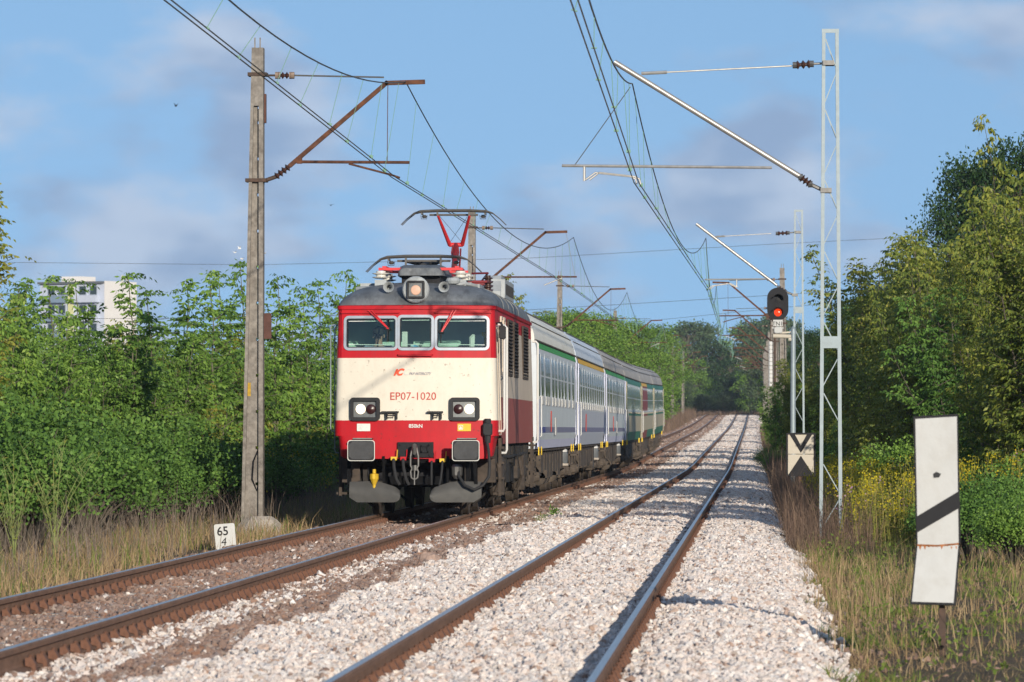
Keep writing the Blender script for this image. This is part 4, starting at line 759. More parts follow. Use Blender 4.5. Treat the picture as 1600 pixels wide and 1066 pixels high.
# ------------------------------------------------------------------ catenary poles
mat('sign_white', (.47, .47, .46), .5, 0, .05, 4, .25, (.38, .36, .33), .5, 5)
mat('sign_cream', (.50, .45, .37), .6, 0, .06, 4, .1, (.5, .44, .35), .4, 5)
mat('rust_plate', (.10, .045, .035), .8, 0, .3, 8)
PY1 = 92.0; PX1 = at(395, 671, PY1).x
def lp(px, py, dy=0):                                   # photo pixel -> coordinates local to the first left pole
    p = at(px, py, PY1); return Vector((p.x - PX1, dy, p.z))
def ins_string(mb, p, q, r, n=4):
    p = Vector(p); q = Vector(q)
    for k in range(n):
        a = p.lerp(q, (k + .15) / n); b = p.lerp(q, (k + .5) / n); c = p.lerp(q, (k + .85) / n); mb.tube([a, b, c], [r * .45, r, r * .45], 10)
    mb.tube([p, q], r * .4, 6)
def concrete_pole(variant, sg, loc, label, group, extras=False):
    t = thing('catenary_pole', loc, label, 'pole', group)
    fx = lambda v: Vector((v[0] * sg, v[1], v[2]))
    def MBb(f, name, m, parent=t, smooth=False):
        mb = MB(); f(mb); mb.v = [(x * sg, y, z) for x, y, z in mb.v]; return mb.build(name, m, parent, smooth)
    zb, zt = -.7, 8.0; L0 = lambda z: -.186 + .176 * (z + .1) / 8.1; R0 = lambda z: .186
    def shaft(mb):
        def rib(a, b, y0, y1): mb.loft([[(a(z), y0, z), (b(z), y0, z), (b(z), y1, z), (a(z), y1, z)] for z in (zb, 0, 2, 4, 6, 7.0, zt)], True)
        rib(L0, lambda z: L0(z) + .055, -.15, .15); rib(lambda z: R0(z) - .075, R0, -.15, .15)
        z = zb; iL = lambda z: L0(z) + .05; iR = lambda z: R0(z) - .07
        while z < 7.0:
            z2 = min(z + .62, 7.0); mid = .12
            c = lambda zz: iL(zz) + (iR(zz) - iL(zz)) * .8
            mb.loft([[(iL(q), -.06, q), (iR(q), -.06, q), (iR(q), .06, q), (iL(q), .06, q)] for q in (z, z2 - .05)], True)
            mb.loft([[(iL(q), -.06, q), (c(q) - .02, -.06, q), (c(q) - .02, .06, q), (iL(q), .06, q)] for q in (z2 - .05, z2)], True)
            z = z2
        mb.loft([[(iL(q), -.145, q), (iR(q), -.145, q), (iR(q), .145, q), (iL(q), .145, q)] for q in (7.0, zt - .002)], True)
        mb.tube([(.03, 0, zt), (.03, 0, zt + .18)], .012, 5); mb.tube([(.12, 0, zt), (.12, 0, zt + .18)], .012, 5)
    MBb(shaft, 'shaft', 'concrete')
    def arm(mb): mb.bar(lp(452, 260), lp(606, 128), .09, .07); mb.bar(lp(602, 130), lp(664, 128), .09, .075); mb.box(*sorted((lp(464, 0).x, lp(472, 0).x)), -.05, .05, lp(0, 257).z, lp(0, 247).z)
    a = MBb(arm, 'bracket_arm', 'rust')
    def clampf(mb):
        for y in (118, 283): z = lp(0, y).z; mb.box(L0(z) - .06, R0(z) + .06, -.17, .17, z - .03, z + .03)
        mb.tube([lp(412, 283), lp(432, 276)], .035, 6); mb.tube([lp(412, 118), lp(432, 118)], .018, 6)
    MBb(clampf, 'pole_clamp', 'rust_dark')
    MBb(lambda mb: (ins_string(mb, lp(430, 277), lp(452, 260), .075), ins_string(mb, lp(432, 118), lp(458, 118), .065)), 'insulator', 'insulator_brown')
    MBb(lambda mb: (mb.tube([lp(430, 118), lp(438, 118)], .06, 8), mb.tube([lp(452, 118), lp(460, 118)], .06, 8)), 'insulator_cap', 'insulator_cap')
    MBb(lambda mb: mb.tube([lp(460, 118), lp(600, 121)], .014, 6), 'top_tie', 'wire_dark', a)
    if variant == 0:
        MBb(lambda mb: mb.tube([lp(466, 253), lp(640, 254)], .026, 8), 'registration_tube', 'rust', a)
        MBb(lambda mb: (mb.tube([lp(545, 256), lp(610, 273), lp(625, 278)], .018, 6), mb.tube([lp(606, 130), lp(605, 252)], .007, 5)), 'steady_arm', 'rust', a)
    else:
        MBb(lambda mb: mb.tube([lp(470, 253), lp(690, 252)], .026, 8), 'registration_tube', 'rust', a)
        MBb(lambda mb: (mb.tube([lp(650, 255), lp(600, 275)], .018, 6), mb.tube([lp(660, 130), lp(685, 250)], .007, 5)), 'steady_arm', 'galvanised_tube', a)
    if extras:
        MBb(lambda mb: mb.box(.19, .32, -.02, .02, lp(0, 530).z, lp(0, 490).z), 'back_plate', 'rust_plate'); MBb(lambda mb: mb.box(.19, .22, .0, .15, lp(0, 193).z, lp(0, 148).z), 'side_plate', 'rust_plate')
        def foot(mb): mb.lathe([(.62, -.75), (.55, -.36), (.30, -.10), (.2, -.04)], (.12, 0, 0), 'z', 9)
        MBb(foot, 'concrete_foot', 'concrete_pale'); MBb(lambda mb: mb.box(-.1, -.03, -.066, -.061, 2.02, 2.25), 'yellow_mark', mat('faded_yellow', (.45, .28, .03), .8, 0, .3, 12))
        MBb(lambda mb: mb.tube([(.1, -.08, 1.1), (.02, -.1, .9), (.0, -.1, .6), (.08, -.09, .4), (.12, -.09, .6)], .012, 5), 'loose_cable', 'black_paint')
    return t
LYS = [(92, 0), (162, 1), (235, 0), (328, 1), (404, 0), (478, 1), (559, 0), (640, 1)]
ll = ['near concrete catenary pole with rusty arm standing by the kilometre stone', 'concrete catenary pole rising behind the raised red pantograph', 'concrete catenary pole behind the first coach roof', 'concrete catenary pole above the third coach roof', 'concrete catenary pole just above the tail of the train', 'distant concrete pole left of the track past the train', 'far concrete pole left of the track, second past the train', 'farthest concrete pole left of the track near the far trees']
for (y, v), lb in zip(LYS, ll): concrete_pole(v, 1, (PX1, y, float(rise(y))), lb, 'concrete poles left of the train', y == 92)
RYS = [(222, 0), (292, 1), (362, 0), (432, 1), (502, 0), (572, 1), (642, 0), (705, 1)]
rl = ['concrete pole with dark arm directly behind the red signal', 'concrete pole with rusty arm, second behind the signal', 'concrete pole with rusty arm, third behind the signal', 'concrete pole beside white weights, fourth behind the signal', 'far concrete pole over the empty track, fifth behind the signal', 'far concrete pole over the empty track, sixth behind the signal', 'far concrete pole over the empty track, seventh behind the signal', 'farthest concrete pole right of the tracks at the crest']
for (y, v), lb in zip(RYS, rl): concrete_pole(v, -1, (1.2, y, float(rise(y))), lb, 'concrete poles along the empty track')
# tension weights hanging at one of the right poles
wt = thing('tension_weight', (at(1204, 560, 250).x, 250, .25), 'white stack of tension weights hanging behind the signal', 'weight'); mb = MB()
for k in range(11): mb.lathe([(.07, 0), (.09, .03), (.09, .15), (.07, .18)], (0, 0, 3.2 + k * .19), 'z', 12)
mb.build('weight_stack', 'white_paint', wt); mb = MB(); mb.tube([(0, 0, 3.0), (0, 0, 6.6)], .02, 6); mb.box(-.2, .2, -.05, .05, 6.3, 6.6); mb.tube([(.2, .3, -.5), (.2, .3, 6.8)], .05, 6); mb.bar((.2, .3, 6.6), (0, 0, 6.5), .04); mb.build('hanger', 'rust_dark', wt)

# lattice masts of the empty track
def lattice(Y, xm, tophalf, px, label):
    b = Vector((at(xm, 671, Y).x, Y, 0)); t = thing('lattice_mast', b, label, 'mast', 'grey lattice masts')
    q = lambda x, y, dy=0: at(x, y, Y) - b + Vector((0, dy, 0))
    zt = at(xm, px['top'], Y).z; hw = lambda z: .15 - .05 * max(0, z) / zt
    mb = MB()
    for s in (-1, 1):
        for d in (-.11, .11): mb.loft([[(s * hw(z) + a, d * (1 - .2 * z / zt) + c, z) for a, c in ((-.026, -.02), (.026, -.02), (.026, .02), (-.026, .02))] for z in (-.6, 0, zt)], True)
    mb.box(-hw(zt) - .03, hw(zt) + .03, -.11, -.09, zt - .06, zt); mb.build('chord', 'galvanised', t)
    mb = MB(); z = zt - .15; k = 0
    while z > .3:
        z2 = z - .42; s = 1 if k % 2 else -1; w = hw(z) - .02
        if k % 4 != 3 or z > 3.2:
            for d in (-.1, .1): mb.bar((s * w * (1 if k % 2 else .9), d, z), (-s * w, d, z2), .010, .014)
        z = z2 - .12; k += 1
    mb.build('lacing', 'galvanised', t)
    mb = MB(); z = at(0, px['batten'], Y).z; mb.box(-hw(z), hw(z), -.125, -.115, z - .09, z + .09); mb.build('batten_plate', 'galvanised', t)
    mb = MB(); mb.tube([q(*px['arm'][0]), q(*px['arm'][1])], .042, 10); a = mb.build('bracket_tube', 'galvanised_tube', t, True)
    mb = MB(); mb.tube([q(*px['tie'][0]), q(*px['tie'][1])], .012, 6); p = q(*px['tie'][0]); p2 = p.lerp(q(*px['tie'][1]), .17); mb.tube([p, p2], .026, 8); mb.build('top_tie', 'galvanised_tube', a)
    mb = MB(); ins_string(mb, q(*px['ins'][0]), q(*px['ins'][1]), .07, 3); ins_string(mb, q(*px['ins2'][0]), q(*px['ins2'][1]), .07, 3); mb.build('insulator', 'insulator_brown', t)
    mb = MB(); mb.tube([q(*px['ins'][1]), q(*px['top_clamp'])], .018, 6); mb.tube([q(*px['ins2'][1]), q(*px['low_clamp'])], .03, 6)
    for c in ('top_clamp', 'low_clamp'): v = q(*px[c]); mb.box(v.x - .05, v.x + .12, -.15, .15, v.z - .035, v.z + .035)
    for P in (px['ins'], px['ins2']):
        for e in P: v = q(*e); mb.tube([v - Vector((.035, 0, 0)), v + Vector((.035, 0, 0))], .05, 8)
    mb.build('clamp', 'steel_dark', t)
    mb = MB(); mb.tube([q(*p) for p in px['reg']], .022, 8); rg = mb.build('registration_tube', 'galvanised_tube', a, True)
    mb = MB(); mb.tube([q(*p) for p in px['drop']], .02, 6)
    for o_ in (0, .06): mb.tube([q(*p) + Vector((o_, 0, 0)) for p in px['steady']], .014, 6)
    mb.build('steady_arm', 'galvanised_tube', a)
    mb = MB(); mb.tube([q(*p) for p in px['brace']], .007, 5); mb.build('brace_wire', 'wire_dark', a)
    return t
lattice(82, 1298, 0, dict(top=46, batten=536, arm=((960, 97), (1250, 276)), tie=((1002, 115), (1238, 103)), ins=((1242, 102), (1268, 100)), top_clamp=(1291, 99), ins2=((1251, 277), (1266, 288)), low_clamp=(1287, 298), reg=((878, 259), (1206, 262)), drop=((913, 258), (913, 283)), steady=((915, 281), (930, 270), (985, 276), (993, 280), (995, 288)), brace=((985, 136), (899, 257))), 'near grey lattice mast carrying a silver tube arm, right of the empty track')
lattice(152, 1248, 0, dict(top=328, batten=486, arm=((1088, 350), (1214, 446)), tie=((1118, 370), (1205, 365)), ins=((1214, 365), (1232, 364)), top_clamp=(1245, 363), ins2=((1216, 449), (1228, 456)), low_clamp=(1240, 461), reg=((1101, 437), (1196, 436)), drop=((1151, 436), (1151, 449)), steady=((1150, 449), (1138, 443), (1112, 447), (1107, 452)), brace=((1103, 372), (1108, 450))), 'second grey lattice mast, right behind the signal post')

# overhead wires
unit_dropper = None
def overhead(name, label, supports, yv):
    """supports: list of (Y, contact point, messenger point)"""
    global unit_dropper
    t = thing('overhead_line', (0, 0, 0), label, 'overhead wire'); Ys = [s[0] for s in supports]
    cx = lambda Y: float(np.interp(Y, Ys, [s[1][0] for s in supports])); cz = lambda Y: float(np.interp(Y, Ys, [s[1][1] for s in supports]))
    def ms(Y):
        i = max(0, min(len(Ys) - 2, int(np.searchsorted(Ys, Y) - 1))); a, b = supports[i], supports[i + 1]; u = (Y - a[0]) / (b[0] - a[0]); sag = 1.28 * ((b[0] - a[0]) / 70) ** 2 * 4 * u * (1 - u)
        return (a[2][0] + (b[2][0] - a[2][0]) * u, a[2][1] + (b[2][1] - a[2][1]) * u - min(sag, 1.5 * 4 * u * (1 - u)))
    ysw = sorted(set(list(np.arange(Ys[0], 420, 2.5)) + list(np.arange(420, Ys[-1], 6)) + Ys))
    mb = MB(); mb.tube([(ms(y)[0], y, ms(y)[1]) for y in ysw], .011, 5); mb.build('messenger_wire', 'wire_dark', t)
    for o_ in (-.035, .035): mb = MB(); mb.tube([(cx(y) + o_, y, cz(y)) for y in ysw], .009, 5); mb.build('contact_wire', 'contact_copper', t)
    y = yv; k = 0
    while y < 420:
        zx, zz = ms(y); o_ = .035 if k % 2 else -.035; c = Vector((cx(y) + o_, y, cz(y))); m_ = Vector((zx, y, zz)); k += 1
        if unit_dropper is None:
            mb = MB(); mb.tube([(0, 0, 0), (0, 0, 1)], .0045, 5); mb.box(-.02, .02, -.03, .03, -.006, .035); d = mb.build('dropper', 'copper_green', t); unit_dropper = d.data
        else: d = bpy.data.objects.new('dropper', unit_dropper); COL.objects.link(d); d.parent = t
        v = m_ - c; d.location = c; d.rotation_euler = v.to_track_quat('Z', 'Y').to_euler(); d.scale = (1, 1, max(.15, v.length)); y += 4.6
    return t
def sup(Y, cpx, mpx): c = at(*cpx, Y); m_ = at(*mpx, Y); return (Y, (c.x, c.z), (m_.x, m_.z))
def extrap(a, b, Y): u = (Y - a[0]) / (b[0] - a[0]); return tuple(a[1][k] + (b[1][k] - a[1][k]) * u for k in (0, 1))
s1 = sup(92, (615, 277), (634, 128)); s2 = sup(162, (897, 452), (896, 371)); pc = at(262, 0, 54); c0 = extrap(s1, (54, (pc.x, pc.z)), 22)
far = lambda Y, xc, k: (Y, (xc + .22 * (-1) ** k, 5.65 + float(rise(Y))), (xc + .1, 7.25 + float(rise(Y))))
overhead('l', 'paired contact wires and messenger above the train\'s track', [(-48, (XL, 5.75), (XL, 7.4)), (22, c0, (c0[0] + .25, 7.4)), s1, s2] + [far(y, XL, k) for k, (y, _) in enumerate(LYS[2:])] + [far(722, XL, 1)], 44)
s1 = sup(82, (994, 285), (988, 131)); s2 = sup(152, (1107, 453), (1103, 372)); pc = at(897, 0, 50); c0 = extrap(s1, (50, (pc.x, pc.z)), 12)
overhead('r', 'paired contact wires and messenger above the empty right-hand track', [(-58, (XR, 5.6), (XR, 7.2)), (12, c0, (c0[0] + .2, 7.3)), s1, s2] + [far(y, XR, k) for k, (y, _) in enumerate(RYS)] + [far(760, XR, 1)], 42)
# power lines crossing far behind
for (Y, pts, lb) in ((420, ((-700, 400), (0, 410), (400, 414), (820, 404), (1200, 382), (1600, 362), (2400, 330)), 'thin power line crossing the sky just above the pantograph'), (380, ((-400, 500), (400, 497), (800, 486), (1200, 462), (1600, 436), (2400, 390)), 'thin power line crossing behind the signal head'), (460, ((-300, 560), (800, 512), (1000, 503), (1250, 478), (1600, 452), (2300, 400)), 'lower thin power line crossing just above the far trees')):
    mb = MB(); xs_ = np.linspace(pts[0][0], pts[-1][0], 40); mb.tube([at(x, float(np.interp(x, [p[0] for p in pts], [p[1] for p in pts])), Y) for x in xs_], .016, 5); tag(mb.build('power_line', 'wire_dark'), lb, 'power line')

# ------------------------------------------------------------------ signal and signs
Y = 140; b = Vector((at(1239, 671, Y).x, Y, -.4)); q = lambda x, y, dy=0: at(x, y, Y) - b + Vector((0, dy, 0))
sg = thing('railway_signal', b, 'red-lit railway signal on a grey tubular post beside the masts', 'signal')
mb = MB(); mb.tube([(0, 0, 0), (0, 0, 2.2), q(1239.5, 514)], [.075, .07, .066], 14); mb.tube([q(1239.5, 514), q(1239.5, 510)], [.07, .02], 14); mb.tube([q(1239.5, 519), q(1239.5, 522)], .078, 14); mb.build('post', 'galvanised', sg, True)
mb = MB(); mb.tube([q(1208, 525), q(1236, 526)], [.055, .055], 10); mb.tube([q(1232, 530), q(1240, 531)], .05, 8); mb.bar(q(1222, 520), q(1238, 519), .04); mb.build('bracket', 'sign_cream', sg)
mb = MB(); mb.rbox(q(1209, 0).x, q(1222, 0).x, -.08, .08, q(0, 522).z, q(0, 512).z, .03); mb.box(q(1206, 0).x, q(1224, 0).x, -.05, .05, q(0, 514.5).z, q(0, 512.8).z); mb.build('base_socket', 'sign_white', sg)
a0, a1, z0, z1 = q(1198.2, 0).x, q(1231.5, 0).x, q(0, 502).z, q(0, 451).z; rr_ = (a1 - a0) / 2 - .001
mb = MB(); mb.prism(rrect(a0, a1, z0, z1, rr_, 10), 'y', -.06, -.03); mb.box(a0 + .1, a1 - .1, -.03, .2, z0 + .15, z1 - .15); hd = mb.build('signal_head', 'black_paint', sg)
for pxx, pyy, mm, nm in ((1216, 468, 'rubber', 'dark_lens'), (1215.5, 488.5, emit('red_lens', (1, .07, .01), .75, (.45, .02, .01)), 'red_lens')):
    c = q(pxx, pyy); mb = MB(); mb.lathe([(.0, -.085), (.06, -.08), (.1, -.062)], (c.x, 0, c.z), 'y', 16); mb.build(nm, mm, hd, True)
    mb = MB(); ring = []
    for y_, k in ((-.06, 1), (-.30, 1.05)): ring.append([(c.x + .135 * k * math.cos(a), y_, c.z + .125 * k * math.sin(a)) for a in [R(d) for d in range(-10 if y_ > -.1 else 20, 191 if y_ > -.1 else 161, 10)]][:15])
    mb.loft(ring, closed=False); ring2 = [[(x, y, z - .012) for x, y, z in r] for r in ring]; mb.loft(ring2, closed=False); mb.build('visor', 'black_paint', hd)
mb = MB(); mb.box(q(1207.5, 0).x, q(1222.5, 0).x, -.09, -.08, q(0, 511).z, q(0, 501).z); pl = mb.build('number_plate', 'sign_white', sg); c = q(1215, 509); text('plate_lettering', 'TN1', .15, 'black_paint', pl, c.x, -.093, c.z)
# crossed board
Y = 108; b = Vector((at(1250, 671, Y).x, Y, -.4)); q = lambda x, y, dy=0: at(x, y, Y) - b + Vector((0, dy, 0))
t = thing('marker_board', b, 'low cream board with black crossing wedges in front of the signal post', 'sign')
mb = MB(); x0, x1 = q(1229.5, 0).x, q(1272, 0).x; zt, zm, zb = q(0, 678).z, q(0, 709.5).z, q(0, 742).z
mb.box(x0, x1, -.012, .012, zm + .006, zt); mb.box(x0, x1, -.012, .012, zb, zm - .006); pan = mb.build('board_panel', 'sign_cream', t)
mb = MB(); frame_ring(mb, x0 - .02, x1 + .02, zb - .02, zt + .02, .035, .01, -.022, .014); w = x1 - x0; u = lambda a, c: (x0 + w * a, zm + (zt - zm) * c)
mb.prism([u(.07, 1), u(.27, 1), u(.5, .42), u(.73, 1), u(.93, 1), u(.5, .06)], 'y', -.017, -.011) ; mb.prism([u(.5, -.08), u(.95, -1), u(.05, -1)], 'y', -.017, -.011); mb.build('black_wedges', 'black_paint', pan)
mb = MB(); mb.box(-.03, .03, .014, .06, -.3, zt - .05); mb.build('post', 'rust_dark', t)
# near bent board
Y = 42.7; b = Vector((at(1472, 671, Y).x, Y, at(1472, 1015, Y).z - .15)); q = lambda x, y, dy=0: at(x, y, Y + dy) - b
t = thing('marker_board', b, 'tall bent white board with black diagonal stripe at the right edge', 'sign')
up = [q(1427, 651), q(1497, 647), q(1501, 849), q(1431.5, 851)]; lo = [q(1431.5, 852), q(1500, 850), q(1494, 946, -.12), q(1422, 944, -.12)]
def slab(mb, P, th, off=0):
    n = (P[1] - P[0]).cross(P[3] - P[0]).normalized(); n = n if n.y < 0 else -n; A = [p + n * off for p in P]; mb.loft([A, [p - n * th for p in A]], True)
def inset(P, k): c = sum(P, Vector()) / len(P); return [p + (c - p).normalized() * 0 + Vector((math.copysign(k, c.x - p.x), 0, math.copysign(k, c.z - p.z))) for p in P]
mb = MB(); slab(mb, up, .012); slab(mb, lo, .012); bp = mb.build('black_backing', 'black_paint', t)
for P, ks in ((up, ((.016, .020), (-.010, .020), (-.016, .0), (.012, .0))), (lo, ((.012, -.004), (-.012, -.004), (-.020, .018), (.014, .018)))):
    A = [p + Vector((dx, 0, -dz if i < 2 else dz)) for i, (p, (dx, dz)) in enumerate(zip(P, ks))]; mb = MB(); slab(mb, A, .003, .004); mb.build('white_face', 'sign_white', t)
mb = MB(); slab(mb, [q(1431, 808), q(1499, 767), q(1500.5, 793), q(1432, 833)], .002, .007); mb.build('diagonal_stripe', 'black_paint', t)
m_ = mat('rust_stain', (.33, .12, .04), .9, 0, .5, 30); mb = MB(); mb.tube([q(1433, 852, -.006), q(1465, 853, -.008), q(1498, 850, -.006)], .008, 6); mb.build('rusty_crease', m_, t)
for k in range(9): x_ = 1437 + k * 7 + random.uniform(-2, 2); mb = MB(); slab(mb, [q(x_ - 2, 853, -.004), q(x_ + 2, 853, -.004), q(x_ + .6, 856 + random.uniform(1, 9), -.012), q(x_ - .6, 856 + random.uniform(1, 9), -.012)], .001, .0045); mb.build('rust_streak', m_, t)
c = q(1464, 742); mb = MB(); mb.lathe([(.022, -.006), (.012, .006), (.0, .01)], (c.x, -.006, c.z), 'y', 5); mb.v = [(x + random.uniform(-.012, .012), y, z + random.uniform(-.006, .006)) for x, y, z in mb.v]; mb.build('bullet_dent', 'rubber', t)
mb = MB(); mb.box(-.027, .027, .005, .03, -.1, q(0, 700).z); mb.build('post', 'rust_dark', t)
# kilometre stone
Y = 80; b = Vector((at(353, 671, Y).x, Y, at(0, 856, Y).z)); t = thing('kilometre_stone', b, 'white painted kilometre stone numbered 65 over 4 by the rail', 'milestone')
mb = MB(); P = rrect(-.155, .155, -.15, .36, .03, 3); mb.prism(P, 'y', -.07, .05); st = mb.build('stone', 'sign_white', t); t.rotation_euler = (R(-3), R(-4.5), R(8))
text('digits', '65', .185, 'black_paint', st, -.03, -.073, .19, sx=.95, offset=.003); text('digits', '4', .17, 'black_paint', st, -.03, -.073, .035, shear=.15)
# ------------------------------------------------------------------ buildings far off
mat('render_white', (.78, .74, .70), .85, 0, .04, .5); mat('render_shaded', (.52, .56, .66), .85, 0, .06, .5); mat('balcony_blue', (.20, .27, .36), .7); mat('render_yellow', (.62, .60, .30), .85); mat('roof_tar', (.12, .13, .14), .9); mat('tile_red', (.34, .10, .055), .85, 0, .15, 2); mat('roof_metal', (.45, .47, .48), .5, .2, .08, 1)  # the facade's bluish shade is put into the colour of its white render
Y = 800; c = at(163, 671, Y); th = R(64)
bd = thing('apartment_building', (c.x, Y, 0), 'white apartment block rising above the thicket on the left', 'building'); bd.rotation_euler.z = th - R(90)
# local: gable along +y... front corner at the origin; +u along the gable, -x along the facade
zt = at(163, 439, Y).z
mb = MB(); mb.box(-11.5, 0, 0, 8.6, 0, zt - .4); mb.build('wall', 'render_shaded', bd); mb = MB(); mb.box(0.003, .15, -.05, 8.65, 0, zt); mb.build('gable_wall', 'render_white', bd)
mb = MB(); mb.box(-11.7, -.1, -.5, 8.8, zt - .397, zt - .05); rf = mb.build('roof', 'roof_tar', bd); mb = MB(); mb.box(-9, -5.5, 2, 6, zt - .05, zt + .8); mb.build('roof_hut', 'render_white', rf)
for k in range(2): mb = MB(); mb.lathe([(.1, 0), (.5, .15), (.55, .2)], (-.6, 5.6 + k * 1.3, zt + .5), 'x', 12); mb.bar((-.6, 5.6 + k * 1.3, zt - .05), (-.6, 5.6 + k * 1.3, zt + .5), .12); mb.build('satellite_dish', 'white_paint', rf)
for fl in range(4):
    z = zt - 3.2 - fl * 2.8
    for k in range(2):
        x = -1.0 - k * 5.6
        mb = MB(); mb.box(x - 4.2, x, -1.0, -.004, z, z + 1.05); mb.build('balcony', 'balcony_blue' if k else 'render_shaded', bd)
        for j in range(2): mb = MB(); mb.box(x - 1.6 - j * 1.9, x - .3 - j * 1.9, -.06, -.003, z + .3 + .8, z + 2.5); w_ = mb.build('window', 'window_frame', bd); mb = MB(); mb.box(x - 1.5 - j * 1.9, x - .4 - j * 1.9, -.075, -.061, z + 1.2, z + 2.4); mb.build('pane', 'coach_glass', w_)
    mb = MB(); mb.box(-6.4, -5.5, -.2, -.005, z, z + 2.7); mb.build('stair_panel', 'render_yellow', bd)
Y = 880; c = at(1118, 671, Y); hs = thing('house', (c.x, Y, 3.5), 'small white house with grey and red roofs among the far trees', 'house')
mb = MB(); mb.box(-3, 1.0, 0, 7, 0, 5.0); mb.box(-.2, 2.0, -1, 0, 0, 4.4); mb.build('wall', 'render_white', hs); mb = MB(); mb.prism([(-3.5, 5.0), (1.4, 4.2), (1.4, 4.45), (-3.5, 5.25)], 'y', -.3, 7.3); mb.build('roof', 'roof_metal', hs); mb = MB(); mb.prism([(-.4, 3.5), (2.4, 3.3), (2.4, 3.9), (-.4, 4.1)], 'y', -2.4, -1.01); mb.build('lean_to_roof', 'tile_red', hs); mb = MB(); mb.box(-1.7, -.9, -.05, -.003, 2.2, 3.6); w_ = mb.build('window', 'window_frame', hs); mb = MB(); mb.box(-1.62, -.98, -.07, -.051, 2.28, 3.52); mb.build('pane', 'coach_glass', w_)
# birds
bird = None
mat('bird_white', (.8, .8, .8), .7); mat('bird_dark', (.04, .05, .06), .7)
for i, (px, py, m_, lb) in enumerate(((367, 395, 'bird_white', 'white bird flying left of the near pole, lowest of four'), (374, 389, 'bird_white', 'white bird flying left of the near pole, highest of four'), (378, 405, 'bird_white', 'white bird just above the thicket left of the near pole'), (414, 396, 'bird_white', 'white bird flying immediately right of the near pole'), (517, 321, 'bird_dark', 'dark bird flying above the locomotive, left of the pantograph'), (275, 166, 'bird_dark', 'lone dark bird high in the sky left of the near pole'))):
    p = at(px, py, 190); r = thing('bird', p, lb, 'bird', 'birds in the sky'); mb = MB(); mb.tube([(-.11, 0, 0), (-.05, 0, .01), (.05, 0, .01), (.10, 0, .02), (.14, 0, .015)], [.01, .035, .04, .025, .005], 8); mb.build('body', m_, r, True)
    for s in (-1, 1): mb = MB(); f_ = .13 if i % 2 else .06; mb.loft([[(.05, s * .02, .02), (-.04, s * .02, .02), (-.04, s * .02, .012)], [(.04, s * .10, .02 + f_ * .8), (-.05, s * .10, .02 + f_ * .8), (-.05, s * .1, .012 + f_ * .8)], [(-.02, s * .2, .03 + f_), (-.05, s * .2, .03 + f_), (-.05, s * .2, .025 + f_)]], True); mb.build('wing', m_, r)
    r.rotation_euler.z = random.uniform(0, 6); r.scale = (.6,) * 3

# ------------------------------------------------------------------ vegetation
ramp_mat('leaf_sapling', [(0.041, 0.087, 0.019), (0.087, 0.167, 0.030), (0.141, 0.255, 0.043), (0.201, 0.336, 0.056), (0.268, 0.403, 0.074), (0.389, 0.483, 0.114)], .5, 'island', .3, noise=.7)
ramp_mat('leaf_sapling_yellow', [(.11, .15, .025), (.18, .22, .034), (.25, .27, .045), (.34, .31, .05), (.44, .35, .06)], .5, 'island', .3, noise=.7)
ramp_mat('leaf_bush', [(0.029, 0.067, 0.016), (0.060, 0.128, 0.027), (0.108, 0.208, 0.040), (0.161, 0.282, 0.056), (0.242, 0.363, 0.087)], .55, 'island', .22, .18, noise=.9)
ramp_mat('leaf_autumn', [(0.050, 0.094, 0.020), (0.115, 0.166, 0.031), (0.202, 0.245, 0.043), (0.317, 0.324, 0.058), (0.475, 0.374, 0.079)], .5, 'island', .28, noise=.5)
ramp_mat('leaf_oak', [(.014, .036, .014), (.024, .058, .018), (.042, .085, .022), (.065, .12, .03)], .5, 'island', .2, noise=.5)
ramp_mat('leaf_far', [(0.049, 0.084, 0.042), (0.070, 0.119, 0.049), (0.098, 0.140, 0.063), (0.056, 0.098, 0.049)], .6, 'island', .2, noise=.2)
mat('bark', (.10, .085, .065), .9, 0, .3, 12, .4); mat('twig', (.13, .12, .08), .8, 0, .2, 12)
def leaf_quads(base, direc, length, width, up, rg, curl=.15):
    """rhombus leaves: base (n,3), direc (n,3) unit, up (n,3)"""
    side = np.cross(direc, up); side /= np.linalg.norm(side, axis=1, keepdims=True) + 1e-9; nrm = np.cross(side, direc)
    L_ = length[:, None]; W_ = width[:, None]
    a = base; b = base + direc * L_ * .45 + side * W_ * .5 - nrm * L_ * curl * .3; c = base + direc * L_ - nrm * L_ * curl; d = base + direc * L_ * .45 - side * W_ * .5 - nrm * L_ * curl * .3
    return np.stack([a, b, c, d], 1)
def unit(v): return v / (np.linalg.norm(v, axis=-1, keepdims=True) + 1e-9)
def quads_mesh(name, Q):
    Q = np.asarray(Q, np.float32); n = len(Q); return npmesh(name, Q.reshape(-1, 3), np.arange(n * 4).reshape(n, 4))
def compound(P, D, rg, ls=.09, pairs=2):
    """compound leaves at P pointing along D: drooping rachis with paired leaflets"""
    n = len(P); out = []; ln = rg.uniform(.16, .30, n); up = np.tile([0, 0, 1.], (n, 1))
    side = unit(np.cross(D, up)); dn = np.array([0, 0, -1.])
    for k in range(pairs + 1):
        t = (.35 + .65 * k / pairs); pos = P + D * (ln * t)[:, None] + dn * (ln * t * t * .45)[:, None]
        for s in ((-1, 1) if k < pairs else (0,)):
            d = unit(D * (.55 if s else 1) + side * s * .8 + dn * rg.uniform(.35, 1.5, n)[:, None] + rg.normal(0, .12, (n, 3)))
            out.append(leaf_quads(pos, d, rg.uniform(.75, 1.2, n) * ls, rg.uniform(.4, .55, n) * ls, unit(up * .45 + D * .5 + rg.normal(0, .6, (n, 3))), rg))
    return np.concatenate(out)
